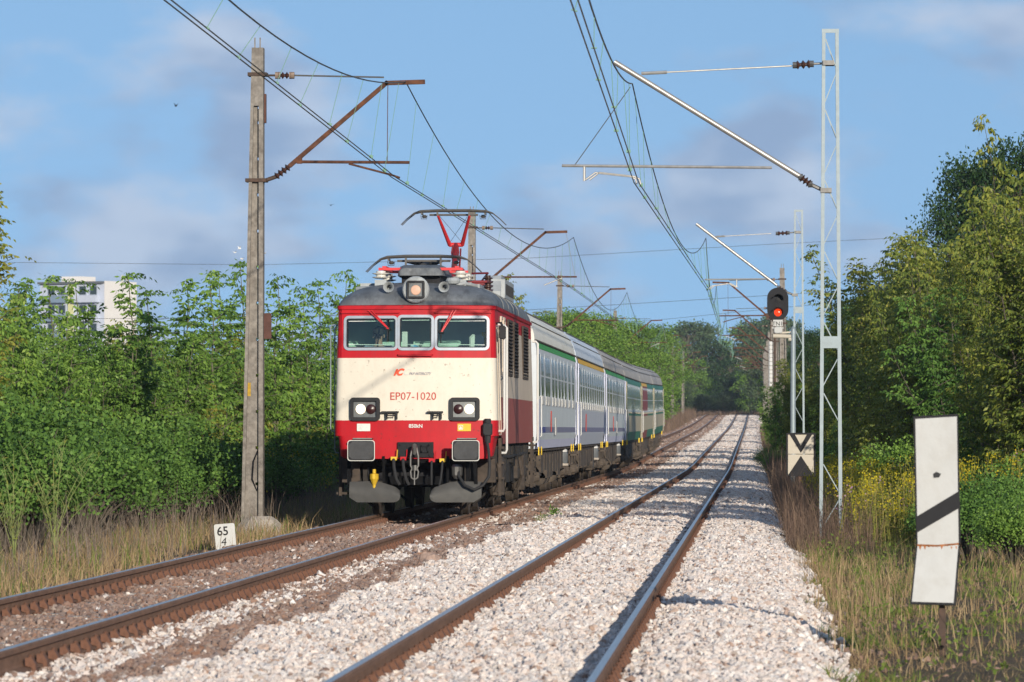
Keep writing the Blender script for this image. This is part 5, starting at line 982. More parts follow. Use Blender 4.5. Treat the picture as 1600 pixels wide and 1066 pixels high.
def sapling(seed, Ht, Rd, stems, ls=.105):
    rg = np.random.default_rng(seed); tb = MB(); LP, LD = [], []
    for i in range(stems):
        az = rg.uniform(0, 6.28); lean = Rd * math.sqrt(rg.random()) ; h = Ht * (rg.uniform(.5, 1.0) if i else 1.0); b0 = np.array([rg.normal(0, .15), rg.normal(0, .15), -.5])
        tip = np.array([math.cos(az) * lean, math.sin(az) * lean, h]); n = 10
        pts = [b0 + (tip - b0) * np.array([u ** 1.3, u ** 1.3, u]) + rg.normal(0, .03, 3) * (u > 0) for u in np.linspace(0, 1, n)]
        tb.tube(pts, list(np.linspace(.03, .006, n)), 5); pts = np.array(pts)
        z = rg.uniform(.15, .5)
        while z < h:
            u = (z + .5) / (h + .5) * (n - 1); k = min(n - 2, int(u)); p = pts[k] + (pts[k + 1] - pts[k]) * (u - k)
            taper = .35 + .65 * math.sin(math.pi * min(1, .25 + .7 * (1 - z / h)))
            tl = rg.uniform(.15, .75) * taper * (1 if z < h * .85 else .4); a2 = rg.uniform(0, 6.28); d = unit(np.array([math.cos(a2), math.sin(a2), rg.uniform(.1, .9)]))
            q = p + d * tl
            if tl > .3: tb.tube([p, p + d * tl * .6, q], [.008, .006, .003], 4)
            m_ = max(3, int(tl / .06)); uu = rg.uniform(.15, 1.05, m_)
            LP.append(p + d * tl * uu[:, None]); aa = rg.uniform(0, 6.28, m_); LD.append(unit(np.stack([np.cos(aa), np.sin(aa), rg.uniform(-.1, .8, m_)], 1) + d * .5))
            z += rg.uniform(.05, .13)
        m_ = 7; LP.append(np.tile(tip, (m_, 1)) - np.array([0, 0, 1]) * rg.uniform(0, .3, m_)[:, None]); aa = rg.uniform(0, 6.28, m_); LD.append(unit(np.stack([np.cos(aa), np.sin(aa), rg.uniform(.3, 1.2, m_)], 1)))
    Q = compound(np.concatenate(LP), np.concatenate(LD), rg, ls); return tb, quads_mesh('crown', Q)
def bush(seed, rx, rz, n_cl, per, ls, flat=.9):
    rg = np.random.default_rng(seed); tb = MB(); Q = []
    C = []
    for i in range(n_cl):
        d = unit(rg.normal(0, 1, 3)); d[2] = abs(d[2]) * 1.0 - .15; r = rg.uniform(.45, 1.0); C.append(np.array([d[0] * rx * r, d[1] * rx * r, rz * (.45 + .55 * d[2] * r)]))
    for c in C:
        s = rg.uniform(.14, .30) * rx; P = c + unit(rg.normal(0, 1, (per, 3))) * (rg.random((per, 1)) ** .4) * s * 1.5 * np.array([1, 1, .8]); out = unit(P - c + np.array([0, 0, .2]) + (c - np.array([0, 0, rz * .4])) * .5)
        d = unit(out * .6 + rg.normal(0, .7, (per, 3))); up = unit(out * 1.0 + np.array([0, 0, .25]) + rg.normal(0, .5, (per, 3)))
        Q.append(leaf_quads(P, d, rg.uniform(.7, 1.25, per) * ls, rg.uniform(.6, .85, per) * ls, up, rg)); tb.tube([(0, 0, -.4), c * np.array([.5, .5, .55]), c], [.035, .02, .006], 4)
    return tb, quads_mesh('crown', np.concatenate(Q))
def bigtree(seed, Ht, Rx, n_cl, per, ls, low=.2):
    rg = np.random.default_rng(seed); tb = MB(); Q = []; tb.tube([(0, 0, -.6), (.05, 0, Ht * .3), (-.1, .1, Ht * .6), (.05, 0, Ht * .9)], [Ht * .022, Ht * .018, Ht * .011, .02], 8)
    for i in range(n_cl):
        t = rg.uniform(low, 1.0); prof = math.sin(math.pi * (.14 + .80 * (t - low) / (1 - low)) ) ** .7; a = rg.uniform(0, 6.28); r = Rx * prof * (.35 + .7 * rg.random() ** .6)
        c = np.array([math.cos(a) * r, math.sin(a) * r, Ht * t]); tr = np.array([0, 0, Ht * max(.12, t - .14)]); tb.tube([tr, tr * .4 + c * .6 + np.array([0, 0, .1]), c], [Ht * .006, Ht * .004, .01], 4)
        s = rg.uniform(.07, .125) * Ht * .75; P = c + unit(rg.normal(0, 1, (per, 3))) * (rg.random((per, 1)) ** .5) * s * 1.3 * np.array([1, 1, .65]); out = unit(P - c + np.array([0, 0, s * .6]) + c * np.array([1, 1, 0]) * .15)
        d = unit(out * .5 + rg.normal(0, .8, (per, 3))); up = unit(out + rg.normal(0, .5, (per, 3)) + np.array([0, 0, .2])); Q.append(leaf_quads(P, d, rg.uniform(.7, 1.3, per) * ls, rg.uniform(.55, .8, per) * ls, up, rg))
    return tb, quads_mesh('crown', np.concatenate(Q))
def proto(name, data, leafm, barkm='bark'):
    tb, cm = data; tm = bpy.data.meshes.new('trunk'); tm.from_pydata(tb.v, [], tb.f); tm.materials.append(MATS[barkm]); cm.materials.append(MATS[leafm]); return (name, tm, cm)
def plant(pr, loc, rz, sc, label, cat, group, leafm=None):
    nm, tm, cm = pr; t = thing(nm, loc, label, cat, group, rz); t.scale = sc if isinstance(sc, tuple) else (sc,) * 3
    a = bpy.data.objects.new('trunk' if cat == 'tree' else 'stems', tm); COL.objects.link(a); a.parent = t
    c = bpy.data.objects.new('crown', cm); COL.objects.link(c); c.parent = t
    if leafm: c.material_slots[0].link = 'OBJECT'; c.material_slots[0].material = MATS[leafm]
    return t
SAP = [proto('sapling', sapling(10 + k, h, r, n), 'leaf_sapling', 'twig') for k, (h, r, n) in enumerate(((4.6, 1.1, 9), (4.2, 1.3, 10), (5.0, 1.0, 8), (3.8, 1.2, 10), (4.5, .8, 7)))]
SPIRE = [proto('sapling', sapling(30 + k, h, .25, n), 'leaf_sapling', 'twig') for k, (h, n) in enumerate(((5.0, 2), (4.8, 3)))]
POINT = [proto('maple_tree', sapling(40 + k, 5.0, .62, 9, .10), 'leaf_autumn', 'bark') for k in range(3)]
BUS = [proto('bush', bush(50 + k, 1.3, 2.2, 85, 110, .078), 'leaf_bush') for k in range(3)]
MAP = [proto('maple_tree', sapling(70 + k, h, r, n, .105), 'leaf_autumn', 'bark') for k, (h, r, n) in enumerate(((6.2, 1.7, 19), (6.8, 1.5, 18), (5.4, 1.9, 18)))]
OAK = [proto('oak_tree', bigtree(90 + k, 11, 3.4, 210, 120, .15), 'leaf_oak') for k in range(2)]
FAR = [proto('broadleaf_tree', bigtree(95 + k, 14, 4.6, 120, 60, .42, .08), 'leaf_far') for k in range(3)]
rg = random.Random(21)
def gz(x, y): return float(ground(np.array(x), np.array(y)))
# thicket left of the line: rows of saplings
zl = [(62, 80, ' sapling in the thicket at the left edge'), (80, 96, ' sapling in the thicket left of the kilometre stone'), (96, 116, ' sapling in the thicket around the near concrete pole'), (116, 150, ' sapling in the thicket between near pole and locomotive')]
def zlabel(y, Z):
    for a, b, l in Z:
        if a <= y < b: return l
    return Z[-1][2]
for row, (x0, dens) in enumerate(((-12.3, 1.5), (-13.9, 1.7), (-15.8, 2.0), (-18.2, 2.5))):
    y = 64
    while y < 158:
        x = x0 + .012 * max(0, y - 95) * 2.2 + rg.uniform(-.5, .5); yy = y + rg.uniform(-.6, .6)
        s = rg.uniform(.78, 1.0) * (.86 + .05 * row) * (1 - max(0, min(1, (yy - 106) / 20)) * .07); pr = rg.choice(SAP); lm = 'leaf_sapling_yellow' if (rg.random() < .08 or (112 < yy < 150 and rg.random() < .38)) else ('leaf_bush' if rg.random() < .22 else None)
        plant(pr, (x, yy, gz(x, yy)), rg.uniform(0, 6.28), (s, s, s * rg.uniform(.9, 1.08)), ('front-row ', 'second-row ', 'back-row ', 'rearmost ')[row] + {'leaf_sapling_yellow': 'yellowing', 'leaf_bush': 'dark green', None: 'green'}[lm] + zlabel(yy, zl), 'sapling', 'saplings of the left thicket', lm); y += dens * (1 + (y - 64) / 160)
for i, (px, py, Y) in enumerate(((75, 432, 98), (122, 440, 104), (205, 428, 100), (288, 440, 108), (327, 424, 112), (345, 430, 116), (383, 410, 118), (438, 432, 120), (236, 455, 104), (540, 425, 138), (505, 440, 132), (470, 448, 126), (560, 445, 142))):
    p = at(px, py, Y); pr = SPIRE[i % 2]; h0 = (5.0, 4.8)[i % 2]; g0 = gz(p.x, Y); s = (p.z - g0) / h0; plant(pr, (p.x, Y, g0), rg.uniform(0, 6), (1.15, 1.15, s), ['slender leafy shoot standing above the thicket left of the near pole', 'slender leafy shoot standing above the thicket beside the locomotive'][px > 410], 'sapling', 'tall shoots above the thicket')
for i, (px, pb, Y, s) in enumerate(((20, 640, 78, 1.15), (70, 590, 84, 1.0), (118, 650, 82, .95), (160, 640, 90, 1.05), (205, 660, 92, 1.0), (245, 670, 96, .95), (285, 655, 99, .95), (325, 680, 101, .85), (30, 720, 74, .9), (140, 720, 84, .8), (225, 720, 90, .75), (355, 700, 104, .75), (425, 705, 112, .7), (455, 690, 122, .8))):
    p = at(px, pb, Y); lm = None; plant(BUS[i % 3], (p.x, Y, gz(p.x, Y)), rg.uniform(0, 6), s * .95, 'dark broad-leaved bush at the foot of the left thicket' if px < 400 else 'dark broad-leaved bush between near pole and locomotive', 'bush', 'bushes at the foot of the left thicket', lm)
plant(MAP[1], (at(-62, 671, 88).x, 88, -.4), 2.2, (.95, .95, .88), 'maple with yellowing leaves reaching in at the left edge', 'tree', None, 'leaf_sapling_yellow')
TONE = {'leaf_sapling': 'bright green', 'leaf_bush': 'dark green', 'leaf_autumn': 'olive', 'leaf_far': 'hazy green', 'leaf_oak': 'very dark', None: 'plain green'}
def between(y, Ys, a, b):
    names = ['first', 'second', 'third', 'fourth', 'fifth', 'sixth', 'seventh', 'eighth']; k = sum(1 for q in Ys if q < y)
    return ('before the first ' + a) if k == 0 else (('past the ' + names[len(Ys) - 1] + ' ' + a) if k == len(Ys) else 'between ' + names[k - 1] + ' and ' + names[k] + ' ' + b)
# growth behind and beyond the train on the left
y = 165
while y < 700:
    for x0 in (-11.5, -15.5):
        x = x0 + rg.uniform(-.8, .8); yy = y + rg.uniform(-3, 3); s = rg.uniform(.85, 1.15) * (.95 if yy < 420 else 1.2); lm = rg.choice(['leaf_sapling', 'leaf_bush', 'leaf_sapling', 'leaf_autumn']); plant(rg.choice(SAP if yy < 235 else SAP + MAP), (x, yy, gz(x, yy)), rg.uniform(0, 6.28), (s * 1.35, s * 1.35, s * (.95 if yy < 235 else 1.1)), TONE[lm] + (' front' if x0 > -13 else ' rear') + ' bank tree ' + between(yy, [q for q, _ in LYS], 'left pole', 'left poles'), 'tree', 'trees of the left bank', lm)
    y += 4.6 + (y - 165) / 90
for px, py, Y in ((800, 430, 190), (820, 462, 195)):
    p = at(px, py, Y); plant(SPIRE[0], (p.x, Y, gz(p.x, Y)), 1, (1.1, 1.1, (p.z - gz(p.x, Y)) / 5.0), 'slender shoot showing beside the locomotive roof', 'sapling', 'shoots beside the locomotive roof', 'leaf_sapling_yellow')
for px, py, Y in ((905, 498, 260), (935, 492, 270), (965, 500, 285), (1000, 505, 330), (1030, 512, 380)):
    p = at(px, py, Y); s = (p.z - gz(p.x, Y)) / 11; plant(OAK[px % 2], (p.x - 1, Y, gz(p.x, Y)), rg.uniform(0, 6), (s * 1.2, s * 1.2, s), 'broad green tree rising behind the coach roofs', 'tree', 'trees behind the coach roofs', 'leaf_sapling')
# right-hand wood
mr = [((1618, 165, 86, .55), 'tall yellowing maple at the right edge of the picture'), ((1565, 395, 92, .9), 'yellowing maple at the right, below the dark oak'), ((1515, 430, 104, .9), 'yellowing maple behind the striped board'), ((1462, 385, 112, .85), 'yellowing maple in front of the dark oak'), ((1435, 372, 122, 1.0), 'yellowing maple right of the near lattice mast'), ((1395, 385, 158, 1.0), 'yellowing maple close right of the near lattice mast'), ((1365, 430, 172, .9), 'low yellowing maple behind the near lattice mast'), ((1330, 470, 185, .9), 'low maple just right of the near lattice mast'), ((1300, 560, 190, .9), 'low maple seen through the near lattice mast'), ((1275, 600, 200, .8), 'low maple between signal post and near mast'), ((1245, 560, 190, .8), 'leafy maple right behind the signal post'), ((1222, 590, 215, .7), 'leafy maple at the track edge left of the signal post'), ((1210, 600, 260, .75), 'leafy maple at the track edge far behind the signal'), ((1640, 300, 80, 1.0), 'maple cut by the right edge of the picture'), ((1590, 470, 84, .9), 'lower maple at the right edge of the picture'), ((1545, 500, 87, .8), 'lower maple above the flowering weeds'), ((1480, 520, 108, 1.0), 'bushy maple above the goldenrod'), ((1420, 540, 120, 1.0), 'bushy maple behind the goldenrod patch'), ((1370, 560, 178, .9), 'bushy maple left of the goldenrod patch')]
for i, ((px, py, Y, w), lb) in enumerate(mr):
    p = at(px, py, Y); k = i % 3; h0 = (6.2, 6.8, 5.4)[k]; g0 = gz(p.x, Y); s = max(.45, (p.z - g0) / h0); plant(MAP[k], (p.x, Y, g0), rg.uniform(0, 6.28), (s * w * 1.05, s * w * 1.05, s), lb, 'tree', 'maples of the right wood', 'leaf_bush' if i in (9, 11, 15, 18, 2) else ('leaf_sapling' if i in (7, 12, 16) else 'leaf_autumn'))
for i, (px, py, Y) in enumerate(((1372, 395, 155), (1398, 372, 150), (1420, 362, 128), (1444, 354, 124), (1466, 345, 120), (1510, 372, 113), (1548, 352, 110), (1582, 335, 106), (1592, 200, 92), (1345, 452, 168), (1485, 400, 116), (1530, 400, 112), (1408, 410, 128))):
    p = at(px, py, Y); g0 = gz(p.x, Y); plant(POINT[i % 3], (p.x, Y, g0), rg.uniform(0, 6), (1.15, 1.15, (p.z - g0) / 5.15), 'slender pointed maple top of the right wood', 'tree', 'pointed maple tops of the right wood', 'leaf_autumn')
for (px, py, Y, k), lb in (((1580, 205, 150, 0), 'tall dark oak towering at the upper right'), ((1528, 238, 160, 1), 'dark oak left of the towering one'), ((1440, 420, 175, 0), 'dark oak half hidden behind the maples'), ((1385, 440, 200, 1), 'dark oak low against the sky right of the near mast'), ((1345, 462, 230, 0), 'dark oak just right of the near mast top foliage'), ((1285, 510, 260, 1), 'dark oak seen between the two lattice masts'), ((1620, 330, 130, 1), 'dark oak at the right edge behind the maples'), ((1255, 540, 330, 0), 'dark oak behind the second lattice mast')):
    p = at(px, py, Y); s = (p.z - gz(p.x, Y)) / 11.6; plant(OAK[k], (p.x, Y, gz(p.x, Y)), rg.uniform(0, 6), (s * (.70 if py < 300 else .85), s * (.70 if py < 300 else .85), s), lb, 'tree', 'oaks of the right wood')
y = 200
while y < 720:
    x = 2.6 + rg.uniform(-.3, .6) + max(0, (260 - y)) * .01; s = rg.uniform(.75, 1.0) * (.8 if y < 330 else 1); lm = rg.choice(['leaf_autumn', 'leaf_bush', 'leaf_sapling']); plant(rg.choice(MAP + BUS), (x, y, gz(x, y)), rg.uniform(0, 6.28), (s * .9, s * 1.2, s), TONE[lm] + ' track-edge tree ' + between(y, [q for q, _ in RYS], 'pole behind the signal', 'poles behind the signal'), 'tree', 'trees along the right track edge', lm); y += 7 + y / 60
for i, (px, Y, s) in enumerate(((1600, 78, .62), (1560, 74, .55), (1520, 70, .55), (1585, 66, .42), (1480, 76, .42), (1425, 84, .42), (1545, 82, .6), (1600, 88, .8), (1470, 92, .7), (1410, 104, .75), (1370, 172, .75), (1330, 180, .75), (1213, 190, .5), (1206, 215, .55), (1290, 186, .7))):
    p = at(px, 671, Y); plant(BUS[i % 3], (p.x, Y, gz(p.x, Y)), rg.uniform(0, 6), s, ['low bramble bush behind the striped board', 'leafy bush under the right-hand maples', 'leafy bush low beside the signal'][0 if Y < 90 else (1 if px > 1290 else 2)], 'bush', 'bushes on the right', 'leaf_bush' if i % 3 else 'leaf_sapling')
# far wood closing the view
for i, (px, py, Y) in enumerate(((1000, 530, 700), (1025, 520, 800), (1045, 508, 900), (1075, 500, 880), (1100, 506, 920), (1125, 530, 860), (1085, 560, 780), (1065, 590, 760), (1110, 585, 850), (1140, 560, 800), (1165, 505, 900), (1185, 498, 860), (1205, 492, 820), (1150, 590, 770), (1175, 560, 760), (1195, 540, 740), (1130, 612, 765), (1155, 600, 790), (1180, 590, 775), (1100, 615, 770), (1075, 610, 775), (1050, 600, 720), (1020, 580, 690), (1230, 500, 760), (1260, 520, 700), (965, 520, 720), (930, 530, 700))):
    p = at(px, py, Y); g0 = float(rise(Y)); s = (p.z - g0) / 14.5; plant(FAR[i % 3], (p.x, Y, g0), rg.uniform(0, 6), (max(s * 1.05, .45), max(s * 1.05, .45), s), TONE[['leaf_far', 'leaf_oak', 'leaf_sapling', 'leaf_far'][i % 4]] + (' distant tree closing the view over the tracks' if px > 1040 else ' distant tree above the tail of the train'), 'tree', 'trees of the far wood', ['leaf_far', 'leaf_oak', 'leaf_sapling', 'leaf_far'][i % 4])

for k in range(12):
    x = -8.6 + k * 1.0 + rg.uniform(-.3, .3); Y = rg.uniform(768, 800); plant(BUS[k % 3], (x, Y, 3.5), rg.uniform(0, 6), rg.uniform(1.2, 1.9), 'far green bush closing the line at the crest', 'bush', 'bushes at the crest', ['leaf_sapling', 'leaf_bush'][k % 2])
# grasses and weeds (nobody could count them)
def blades(name, X, Y, hmin, hmax, w, m, lean=.35, seed=1, label='', cat='grass'):
    rg_ = np.random.default_rng(seed); n = len(X); Z = ground(X, Y) - .04; cl = .5 + .5 * np.sin(X * 2.3 + 1.3 * np.sin(Y * .9)) * np.sin(Y * 1.7 + 1.1 * np.sin(X * 1.9 + seed)); h = (hmin + (hmax - hmin) * rg_.random(n) ** 1.6 * (.45 + .8 * cl)); a = rg_.uniform(0, 6.28, n); l = rg_.normal(0, lean, n) * h * np.where(rg_.random(n) < .25, 2.2, 1)
    a2 = rg_.uniform(0, 6.28, n); wx = np.cos(a2) * w * rg_.uniform(.6, 1.4, n); wy = np.sin(a2) * w
    B = np.stack([X, Y, Z], 1); M = B + np.stack([np.cos(a) * l * .35, np.sin(a) * l * .35, h * .6], 1); Tp = B + np.stack([np.cos(a) * l, np.sin(a) * l, h], 1); Wv = np.stack([wx, wy, 0 * wx], 1)
    V = np.stack([B - Wv, B + Wv, M + Wv * .7, M - Wv * .7, Tp + Wv * .12, Tp - Wv * .12], 1).reshape(-1, 3); i = np.arange(n)[:, None] * 6
    Fq = np.concatenate([i + np.array([[0, 1, 2, 3]]), i + np.array([[3, 2, 4, 5]])]); o = link(name, npmesh(name, V, Fq), m); o['kind'] = 'stuff'; tag(o, label, cat); return o
ramp_mat('grass_dry', [(0.300, 0.195, 0.098), (0.450, 0.315, 0.165), (0.240, 0.158, 0.090), (0.540, 0.405, 0.225), (0.360, 0.240, 0.135)], .8, 'island', .25, .15)
ramp_mat('grass_grey', [(0.174, 0.138, 0.109), (0.275, 0.225, 0.181), (0.145, 0.102, 0.087), (0.319, 0.246, 0.189)], .85, 'island', .15, .15)
ramp_mat('grass_green', [(0.095, 0.149, 0.027), (0.162, 0.230, 0.041), (0.216, 0.257, 0.054), (0.135, 0.189, 0.041)], .7, 'island', .3, .2)
ramp_mat('weed_brown', [(.13, .085, .062), (.21, .145, .105), (.17, .11, .085), (.27, .19, .125)], .85, 'island', .15, .1)
ramp_mat('flower_yellow', [(.50, .38, .02), (.62, .50, .03), (.42, .36, .03), (.30, .30, .04)], .7, 'island', .3, .1)
ramp_mat('flower_pink', [(.36, .18, .30), (.45, .28, .38), (.30, .16, .22)], .7, 'island', .2, .1)
nr = np.random.default_rng(17)
def region(n, x0, x1, y0, y1, fn=None, pw=1.0):
    X = x0 + (x1 - x0) * nr.random(n) ** pw; Y = nr.uniform(y0, y1, n) ** 1.0; px = 1180 + X * F / Y; k = (px > -120 - 2 * F / Y * .6) & (px < 1720 + F / Y * .6)
    if fn is not None: k &= fn(X, Y)
    return X[k], Y[k]
patch = lambda f, t, s=0: (lambda X, Y: (np.sin(X * f + s) * np.sin(Y * f * .6 + s * 2) + np.sin(X * f * 2.3 + Y * f * .9 + s)) > t)
lt = 'left verge between track and thicket'
st_ = lambda X, Y: ~((X > -8.35) & (X < -7.5) & (Y > 71) & (Y < 80.2))
X, Y = region(46000, -12.5, -7.45, 42, 165, st_); blades('dry_grass', X, Y, .12, .42, .0055, 'grass_dry', .4, 1, 'dry straw-coloured grass along the left verge')
X, Y = region(17000, -12.8, -8.2, 42, 150, patch(.9, -.2, 1)); blades('dead_stalks', X, Y, .3, 1.1, .0038, 'grass_grey', .3, 2, 'dead grey stalks in front of the left thicket')
X, Y = region(18000, -12.5, -7.6, 42, 140, lambda X, Y: patch(1.3, .35, 2)(X, Y) & st_(X, Y)); blades('green_grass', X, Y, .15, .5, .0065, 'grass_green', .35, 3, 'green grass tufts along the left verge')
bare2 = lambda X, Y: (np.sin(X * 1.9 + 1.2 * np.sin(Y * .4)) + np.sin(Y * .6 + X)) > -.5
X, Y = region(60000, .55, 4.5, 36, 130, lambda X, Y: (X > .62 + .15 * np.sin(Y * .8)) & (nr.random(len(X)) < np.clip((Y - 38) / 30, .06, 1)) & (bare2(X, Y) | (nr.random(len(X)) < .3))); blades('dry_grass', X, Y, .06, .40, .004, 'grass_dry', .4, 4, 'dry brownish grass along the right verge')
X, Y = region(42000, .75, 5.5, 38, 120, lambda X, Y: patch(1.1, .25, 3)(X, Y) & (nr.random(len(X)) < np.clip((Y - 40) / 30, .05, .8))); blades('green_grass', X, Y, .06, .45, .0045, 'grass_green', .4, 5, 'green grass and weeds along the right verge')
X, Y = region(16000, .42, 1.7, 74, 150, lambda X, Y: (X > .5 + .12 * np.sin(Y * .7))); blades('dead_brush', X, Y, .25, 1.1, .0035, 'weed_brown', .38, 6, 'brown dead brush round the foot of the masts', 'weeds')
X, Y = region(6000, .45, 1.3, 150, 420); blades('dead_brush', X, Y, .6, 1.3, .012, 'weed_brown', .2, 7, 'brown dead brush beside the far ballast on the right', 'weeds')
X, Y = region(9000, -9.5, -7.6, 230, 700); blades('dead_brush', X, Y, .7, 1.7, .02, 'weed_brown', .2, 8, 'reddish dead brush left of the line past the train', 'weeds')
X, Y = region(5000, -9, 2.5, 745, 775); blades('dead_brush', X, Y, .3, .9, .035, 'weed_brown', .2, 9, 'reddish dead brush at the crest across the tracks', 'weeds')
bare = lambda X, Y: (np.sin(X * 2.7 + 1.5 * np.sin(Y * .55)) + np.sin(Y * .83 + X * 1.3) + .9 * np.sin(X * 5.1 - Y * 1.7)) > -.35
X, Y = region(60000, .5, 3.6, 36, 64, lambda X, Y: (X > .6 + .15 * np.sin(Y * .8)) & (bare(X, Y) | (nr.random(len(X)) < .4))); k_ = len(X) // 3; pm = np.sin(X * 3.1 + Y * .8) + np.sin(Y * 1.9 - X * 2)
blades('matted_grass', X[:k_], Y[:k_], .02, .15, .0035, 'grass_dry', 1.1, 31, 'matted dry grass round the foot of the striped board')
q_ = pm[k_:] > .75; blades('matted_weeds', X[k_:][q_], Y[k_:][q_], .02, .17, .006, 'grass_green', .9, 32, 'low green weeds round the foot of the striped board', 'weeds')
q_ = pm[k_:] < .0; blades('matted_litter', X[k_:][q_], Y[k_:][q_], .01, .08, .006, 'weed_brown', 1.3, 33, 'low brown plant litter near the striped board', 'weeds')
Q = []
for k in range(110):
    x, y = nr.uniform(.75, 4.2), nr.uniform(38, 78); m_ = int(nr.integers(10, 34)); s_ = nr.uniform(.03, .10) * (1 if y < 55 else 1.6); P_ = np.array([x, y, float(ground(np.array(x), np.array(y)))]) + nr.normal(0, 1, (m_, 3)) * s_ * np.array([1, 1, .8]); P_[:, 2] = np.abs(P_[:, 2] + .34) - .34 + s_ * .7
    Q.append(leaf_quads(P_, unit(nr.normal(0, 1, (m_, 3)) + np.array([0, 0, .6])), nr.uniform(.03, .07, m_), nr.uniform(.015, .04, m_), unit(nr.normal(0, 1, (m_, 3)) + np.array([0, -.4, .5])), nr))
o = link('low_weeds', quads_mesh('low_weeds', np.concatenate(Q)), 'grass_green'); o['kind'] = 'stuff'; tag(o, 'low leafy weeds dotted over the right verge', 'weeds')
# goldenrod and other tall flowering weeds
X, Y = region(5200, 1.0, 5.8, 76, 134, lambda X, Y: X > 1.1 + .5 * np.sin(Y * .25) ** 2)
rgn = np.random.default_rng(5); n = len(X); h = rgn.uniform(.7, 1.35, n) * np.clip(.72 + X * .09, .6, 1.1); base = np.stack([X, Y, ground(X, Y)], 1); tip = base + np.stack([rgn.normal(0, .1, n), rgn.normal(0, .1, n), h], 1)
wv = np.tile([.006, 0, 0], (n, 1)); Q = [np.stack([base - wv, base + wv, tip + wv * .4, tip - wv * .4], 1)]
for k in range(16):
    u = rgn.uniform(.12, .92, n)[:, None]; P = base + (tip - base) * u; a = rgn.uniform(0, 6.28, n); d = unit(np.stack([np.cos(a), np.sin(a), rgn.uniform(.1, .9, n)], 1)); Q.append(leaf_quads(P, d, rgn.uniform(.06, .13, n), rgn.uniform(.014, .03, n), np.tile([0, 0, 1.], (n, 1)) + rgn.normal(0, .3, (n, 3)), rgn))
ramp_mat('weed_green', [(.14, .17, .03), (.22, .25, .045), (.29, .28, .06), (.34, .26, .09), (.19, .21, .04)], .7, 'island', .3, .15)
o = link('flowering_weeds', quads_mesh('flowering_weeds', np.concatenate(Q)), 'weed_green'); o['kind'] = 'stuff'; tag(o, 'tall leafy weeds filling the field on the right', 'weeds')
fl = rgn.random(n); Q = []; Q2 = []
for k in range(26):
    dlt = np.stack([rgn.normal(0, .05, n), rgn.normal(0, .05, n), rgn.uniform(-.22, .03, n)], 1); q = leaf_quads(tip + dlt, unit(rgn.normal(0, 1, (n, 3))), np.full(n, .032), np.full(n, .028), unit(rgn.normal(0, 1, (n, 3))), rgn); Q.append(q[fl < .46]); 
    if k < 9: Q2.append(q[fl > .93])
o = link('goldenrod_flowers', quads_mesh('goldenrod_flowers', np.concatenate(Q)), 'flower_yellow'); o['kind'] = 'stuff'; tag(o, 'yellow goldenrod flower plumes over the weeds on the right', 'flowers')
o = link('thistle_flowers', quads_mesh('thistle_flowers', np.concatenate(Q2)), 'flower_pink'); o['kind'] = 'stuff'; tag(o, 'pinkish thistle heads among the goldenrod on the right', 'flowers')
X, Y = region(1500, -11.6, -10.2, 104, 132); n = len(X); P = np.stack([X, Y, ground(X, Y) + rgn.uniform(.5, 1.25, n)], 1); Q = np.concatenate([leaf_quads(P + rgn.normal(0, .07, (n, 3)), unit(rgn.normal(0, 1, (n, 3))), np.full(n, .06), np.full(n, .05), unit(rgn.normal(0, 1, (n, 3))), rgn) for k in range(8)])
o = link('goldenrod_flowers', quads_mesh('goldenrod_flowers', Q), 'flower_yellow'); o['kind'] = 'stuff'; tag(o, 'yellow goldenrod between the near pole and the locomotive', 'flowers')
# pale green broom stalks at the left edge
for i, (px, Y, lb) in enumerate(((22, 70, 'tall pale green weed with bare stalks at the left edge'), (85, 73, 'tall pale green weed with bare stalks, right of the edge one'))):
    p = at(px, 671, Y); t = thing('tall_weed', (p.x, Y, -.36), lb, 'weed', 'tall pale weeds'); mb = MB(); r_ = random.Random(i); Ql = []
    for k in range(9):
        a = r_.uniform(0, 6.28); l = r_.uniform(.15, .8); h = r_.uniform(.7, 1.75); P = [(math.cos(a) * l * u * u, math.sin(a) * l * u * u, h * u) for u in (0, .3, .6, .85, 1)]; mb.tube(P, [.007, .006, .005, .003, .002], 5)
        for j in range(5): u = r_.uniform(.3, .85); b_ = Vector((math.cos(a) * l * u * u, math.sin(a) * l * u * u, h * u)); mb.tube([b_, b_ + Vector((r_.uniform(-.12, .12), r_.uniform(-.12, .12), .14)), b_ + Vector((r_.uniform(-.2, .2), r_.uniform(-.2, .2), .32))], [.004, .003, .0015], 4)
        for j in range(6): u = r_.uniform(.35, 1); Ql.append((math.cos(a) * l * u * u, math.sin(a) * l * u * u, h * u))
    mb.build('stalks', mat('stalk_pale', (.24, .28, .09), .7), t); Ql = np.array(Ql); m_ = len(Ql); link('leaves', quads_mesh('leaves', leaf_quads(Ql, unit(rgn.normal(0, 1, (m_, 3)) + np.array([0, 0, .5])), np.full(m_, .09), np.full(m_, .02), unit(rgn.normal(0, 1, (m_, 3))), rgn)), 'weed_green', t)
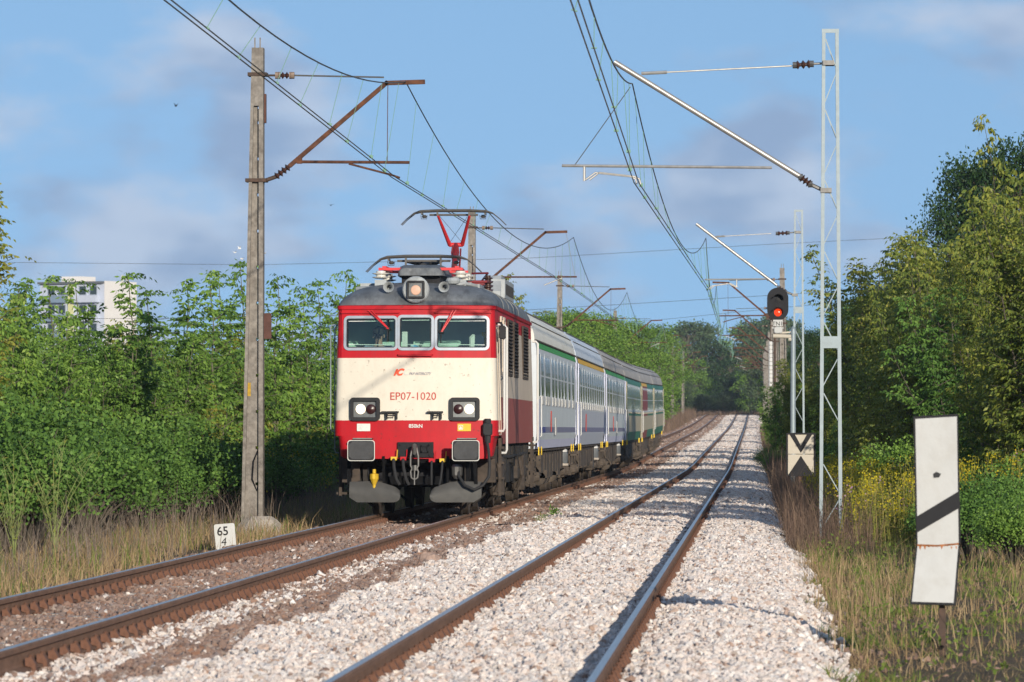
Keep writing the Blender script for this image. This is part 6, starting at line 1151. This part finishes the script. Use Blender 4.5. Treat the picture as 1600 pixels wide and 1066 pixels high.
# small weeds growing on the ballast
for px, py, s, lb in ((865, 808, 1.0, 'small bright green plant growing on the ballast'), (846, 818, 1.1, 'small yellowish tuft growing beside the green ballast plant')):
    Y = 8400 * 1.6 / (py - 671); p = at(px, py, Y); t = thing('ballast_weed', (p.x, Y, -.17), lb, 'weed'); n = 90; P = rgn.normal(0, .045, (n, 3)) * s + np.array([0, 0, .09]); P[:, 2] = np.abs(P[:, 2]); link('leaves', quads_mesh('leaves', leaf_quads(P, unit(rgn.normal(0, 1, (n, 3)) + np.array([0, 0, 1])), np.full(n, .06), np.full(n, .03 if px > 850 else .012), unit(rgn.normal(0, 1, (n, 3))), rgn)), 'leaf_sapling' if px > 850 else 'grass_green', t)
    mb = MB(); mb.tube([(0, 0, -.03), (0, 0, .08)], .006, 5); mb.build('stem', 'twig', t)

# stray stones on the right verge
n = 380; X = nr.uniform(.6, 2.4, n) ; X = .55 + (X - .6) ** 1.6; Y = nr.uniform(36, 62, n); Z = ground(X, Y) + .005
me = bpy.data.meshes.new('stray_stones'); me.vertices.add(n); me.vertices.foreach_set('co', np.stack([X, Y, Z], 1).astype(np.float32).ravel()); me.attributes.new('scl', 'FLOAT', 'POINT').data.foreach_set('value', nr.uniform(.012, .032, n).astype(np.float32))
o = link('stray_stones', me, 'stone_brown'); o['kind'] = 'stuff'; tag(o, 'stones scattered in the soil right of the ballast', 'stones'); o.modifiers.new('stones', 'NODES').node_group = stone_group('stray_stones', MATS['stone_brown'], 8, 71)
# haze: one even box of thin air round everything
hm = bpy.data.materials.new('haze'); hm.use_nodes = True; t = hm.node_tree; t.nodes.remove(t.nodes['Principled BSDF']); pv = N(t, 'ShaderNodeVolumePrincipled'); pv.inputs['Color'].default_value = (.82, .90, 1, 1); pv.inputs['Density'].default_value = .00013; pv.inputs['Anisotropy'].default_value = .2
t.links.new(pv.outputs[0], t.nodes['Material Output'].inputs['Volume'])
mb = MB(); mb.box(-420, 420, -70, 1150, -2.5, 36); o = mb.build('haze', hm); o['kind'] = 'stuff'; tag(o, 'thin bluish morning haze in the air', 'haze')
# counted labels for small groups of look-alikes
ORD = ['leftmost', 'second from the left', 'third from the left', 'fourth from the left', 'fifth from the left', 'sixth from the left', 'seventh from the left', 'eighth from the left', 'ninth from the left', 'tenth from the left', 'eleventh from the left', 'twelfth from the left', 'thirteenth from the left', 'fourteenth from the left']
by = {}
for o in COL.objects:
    if o.parent is None and 'label' in o.keys(): by.setdefault(o['label'], []).append(o)
for lb, os_ in by.items():
    if 1 < len(os_) <= 14 and len(lb.split()) <= 12:
        for k, o in enumerate(sorted(os_, key=lambda o: o.location.x / max(1, o.location.y))): o['label'] = lb + ', ' + ORD[k]
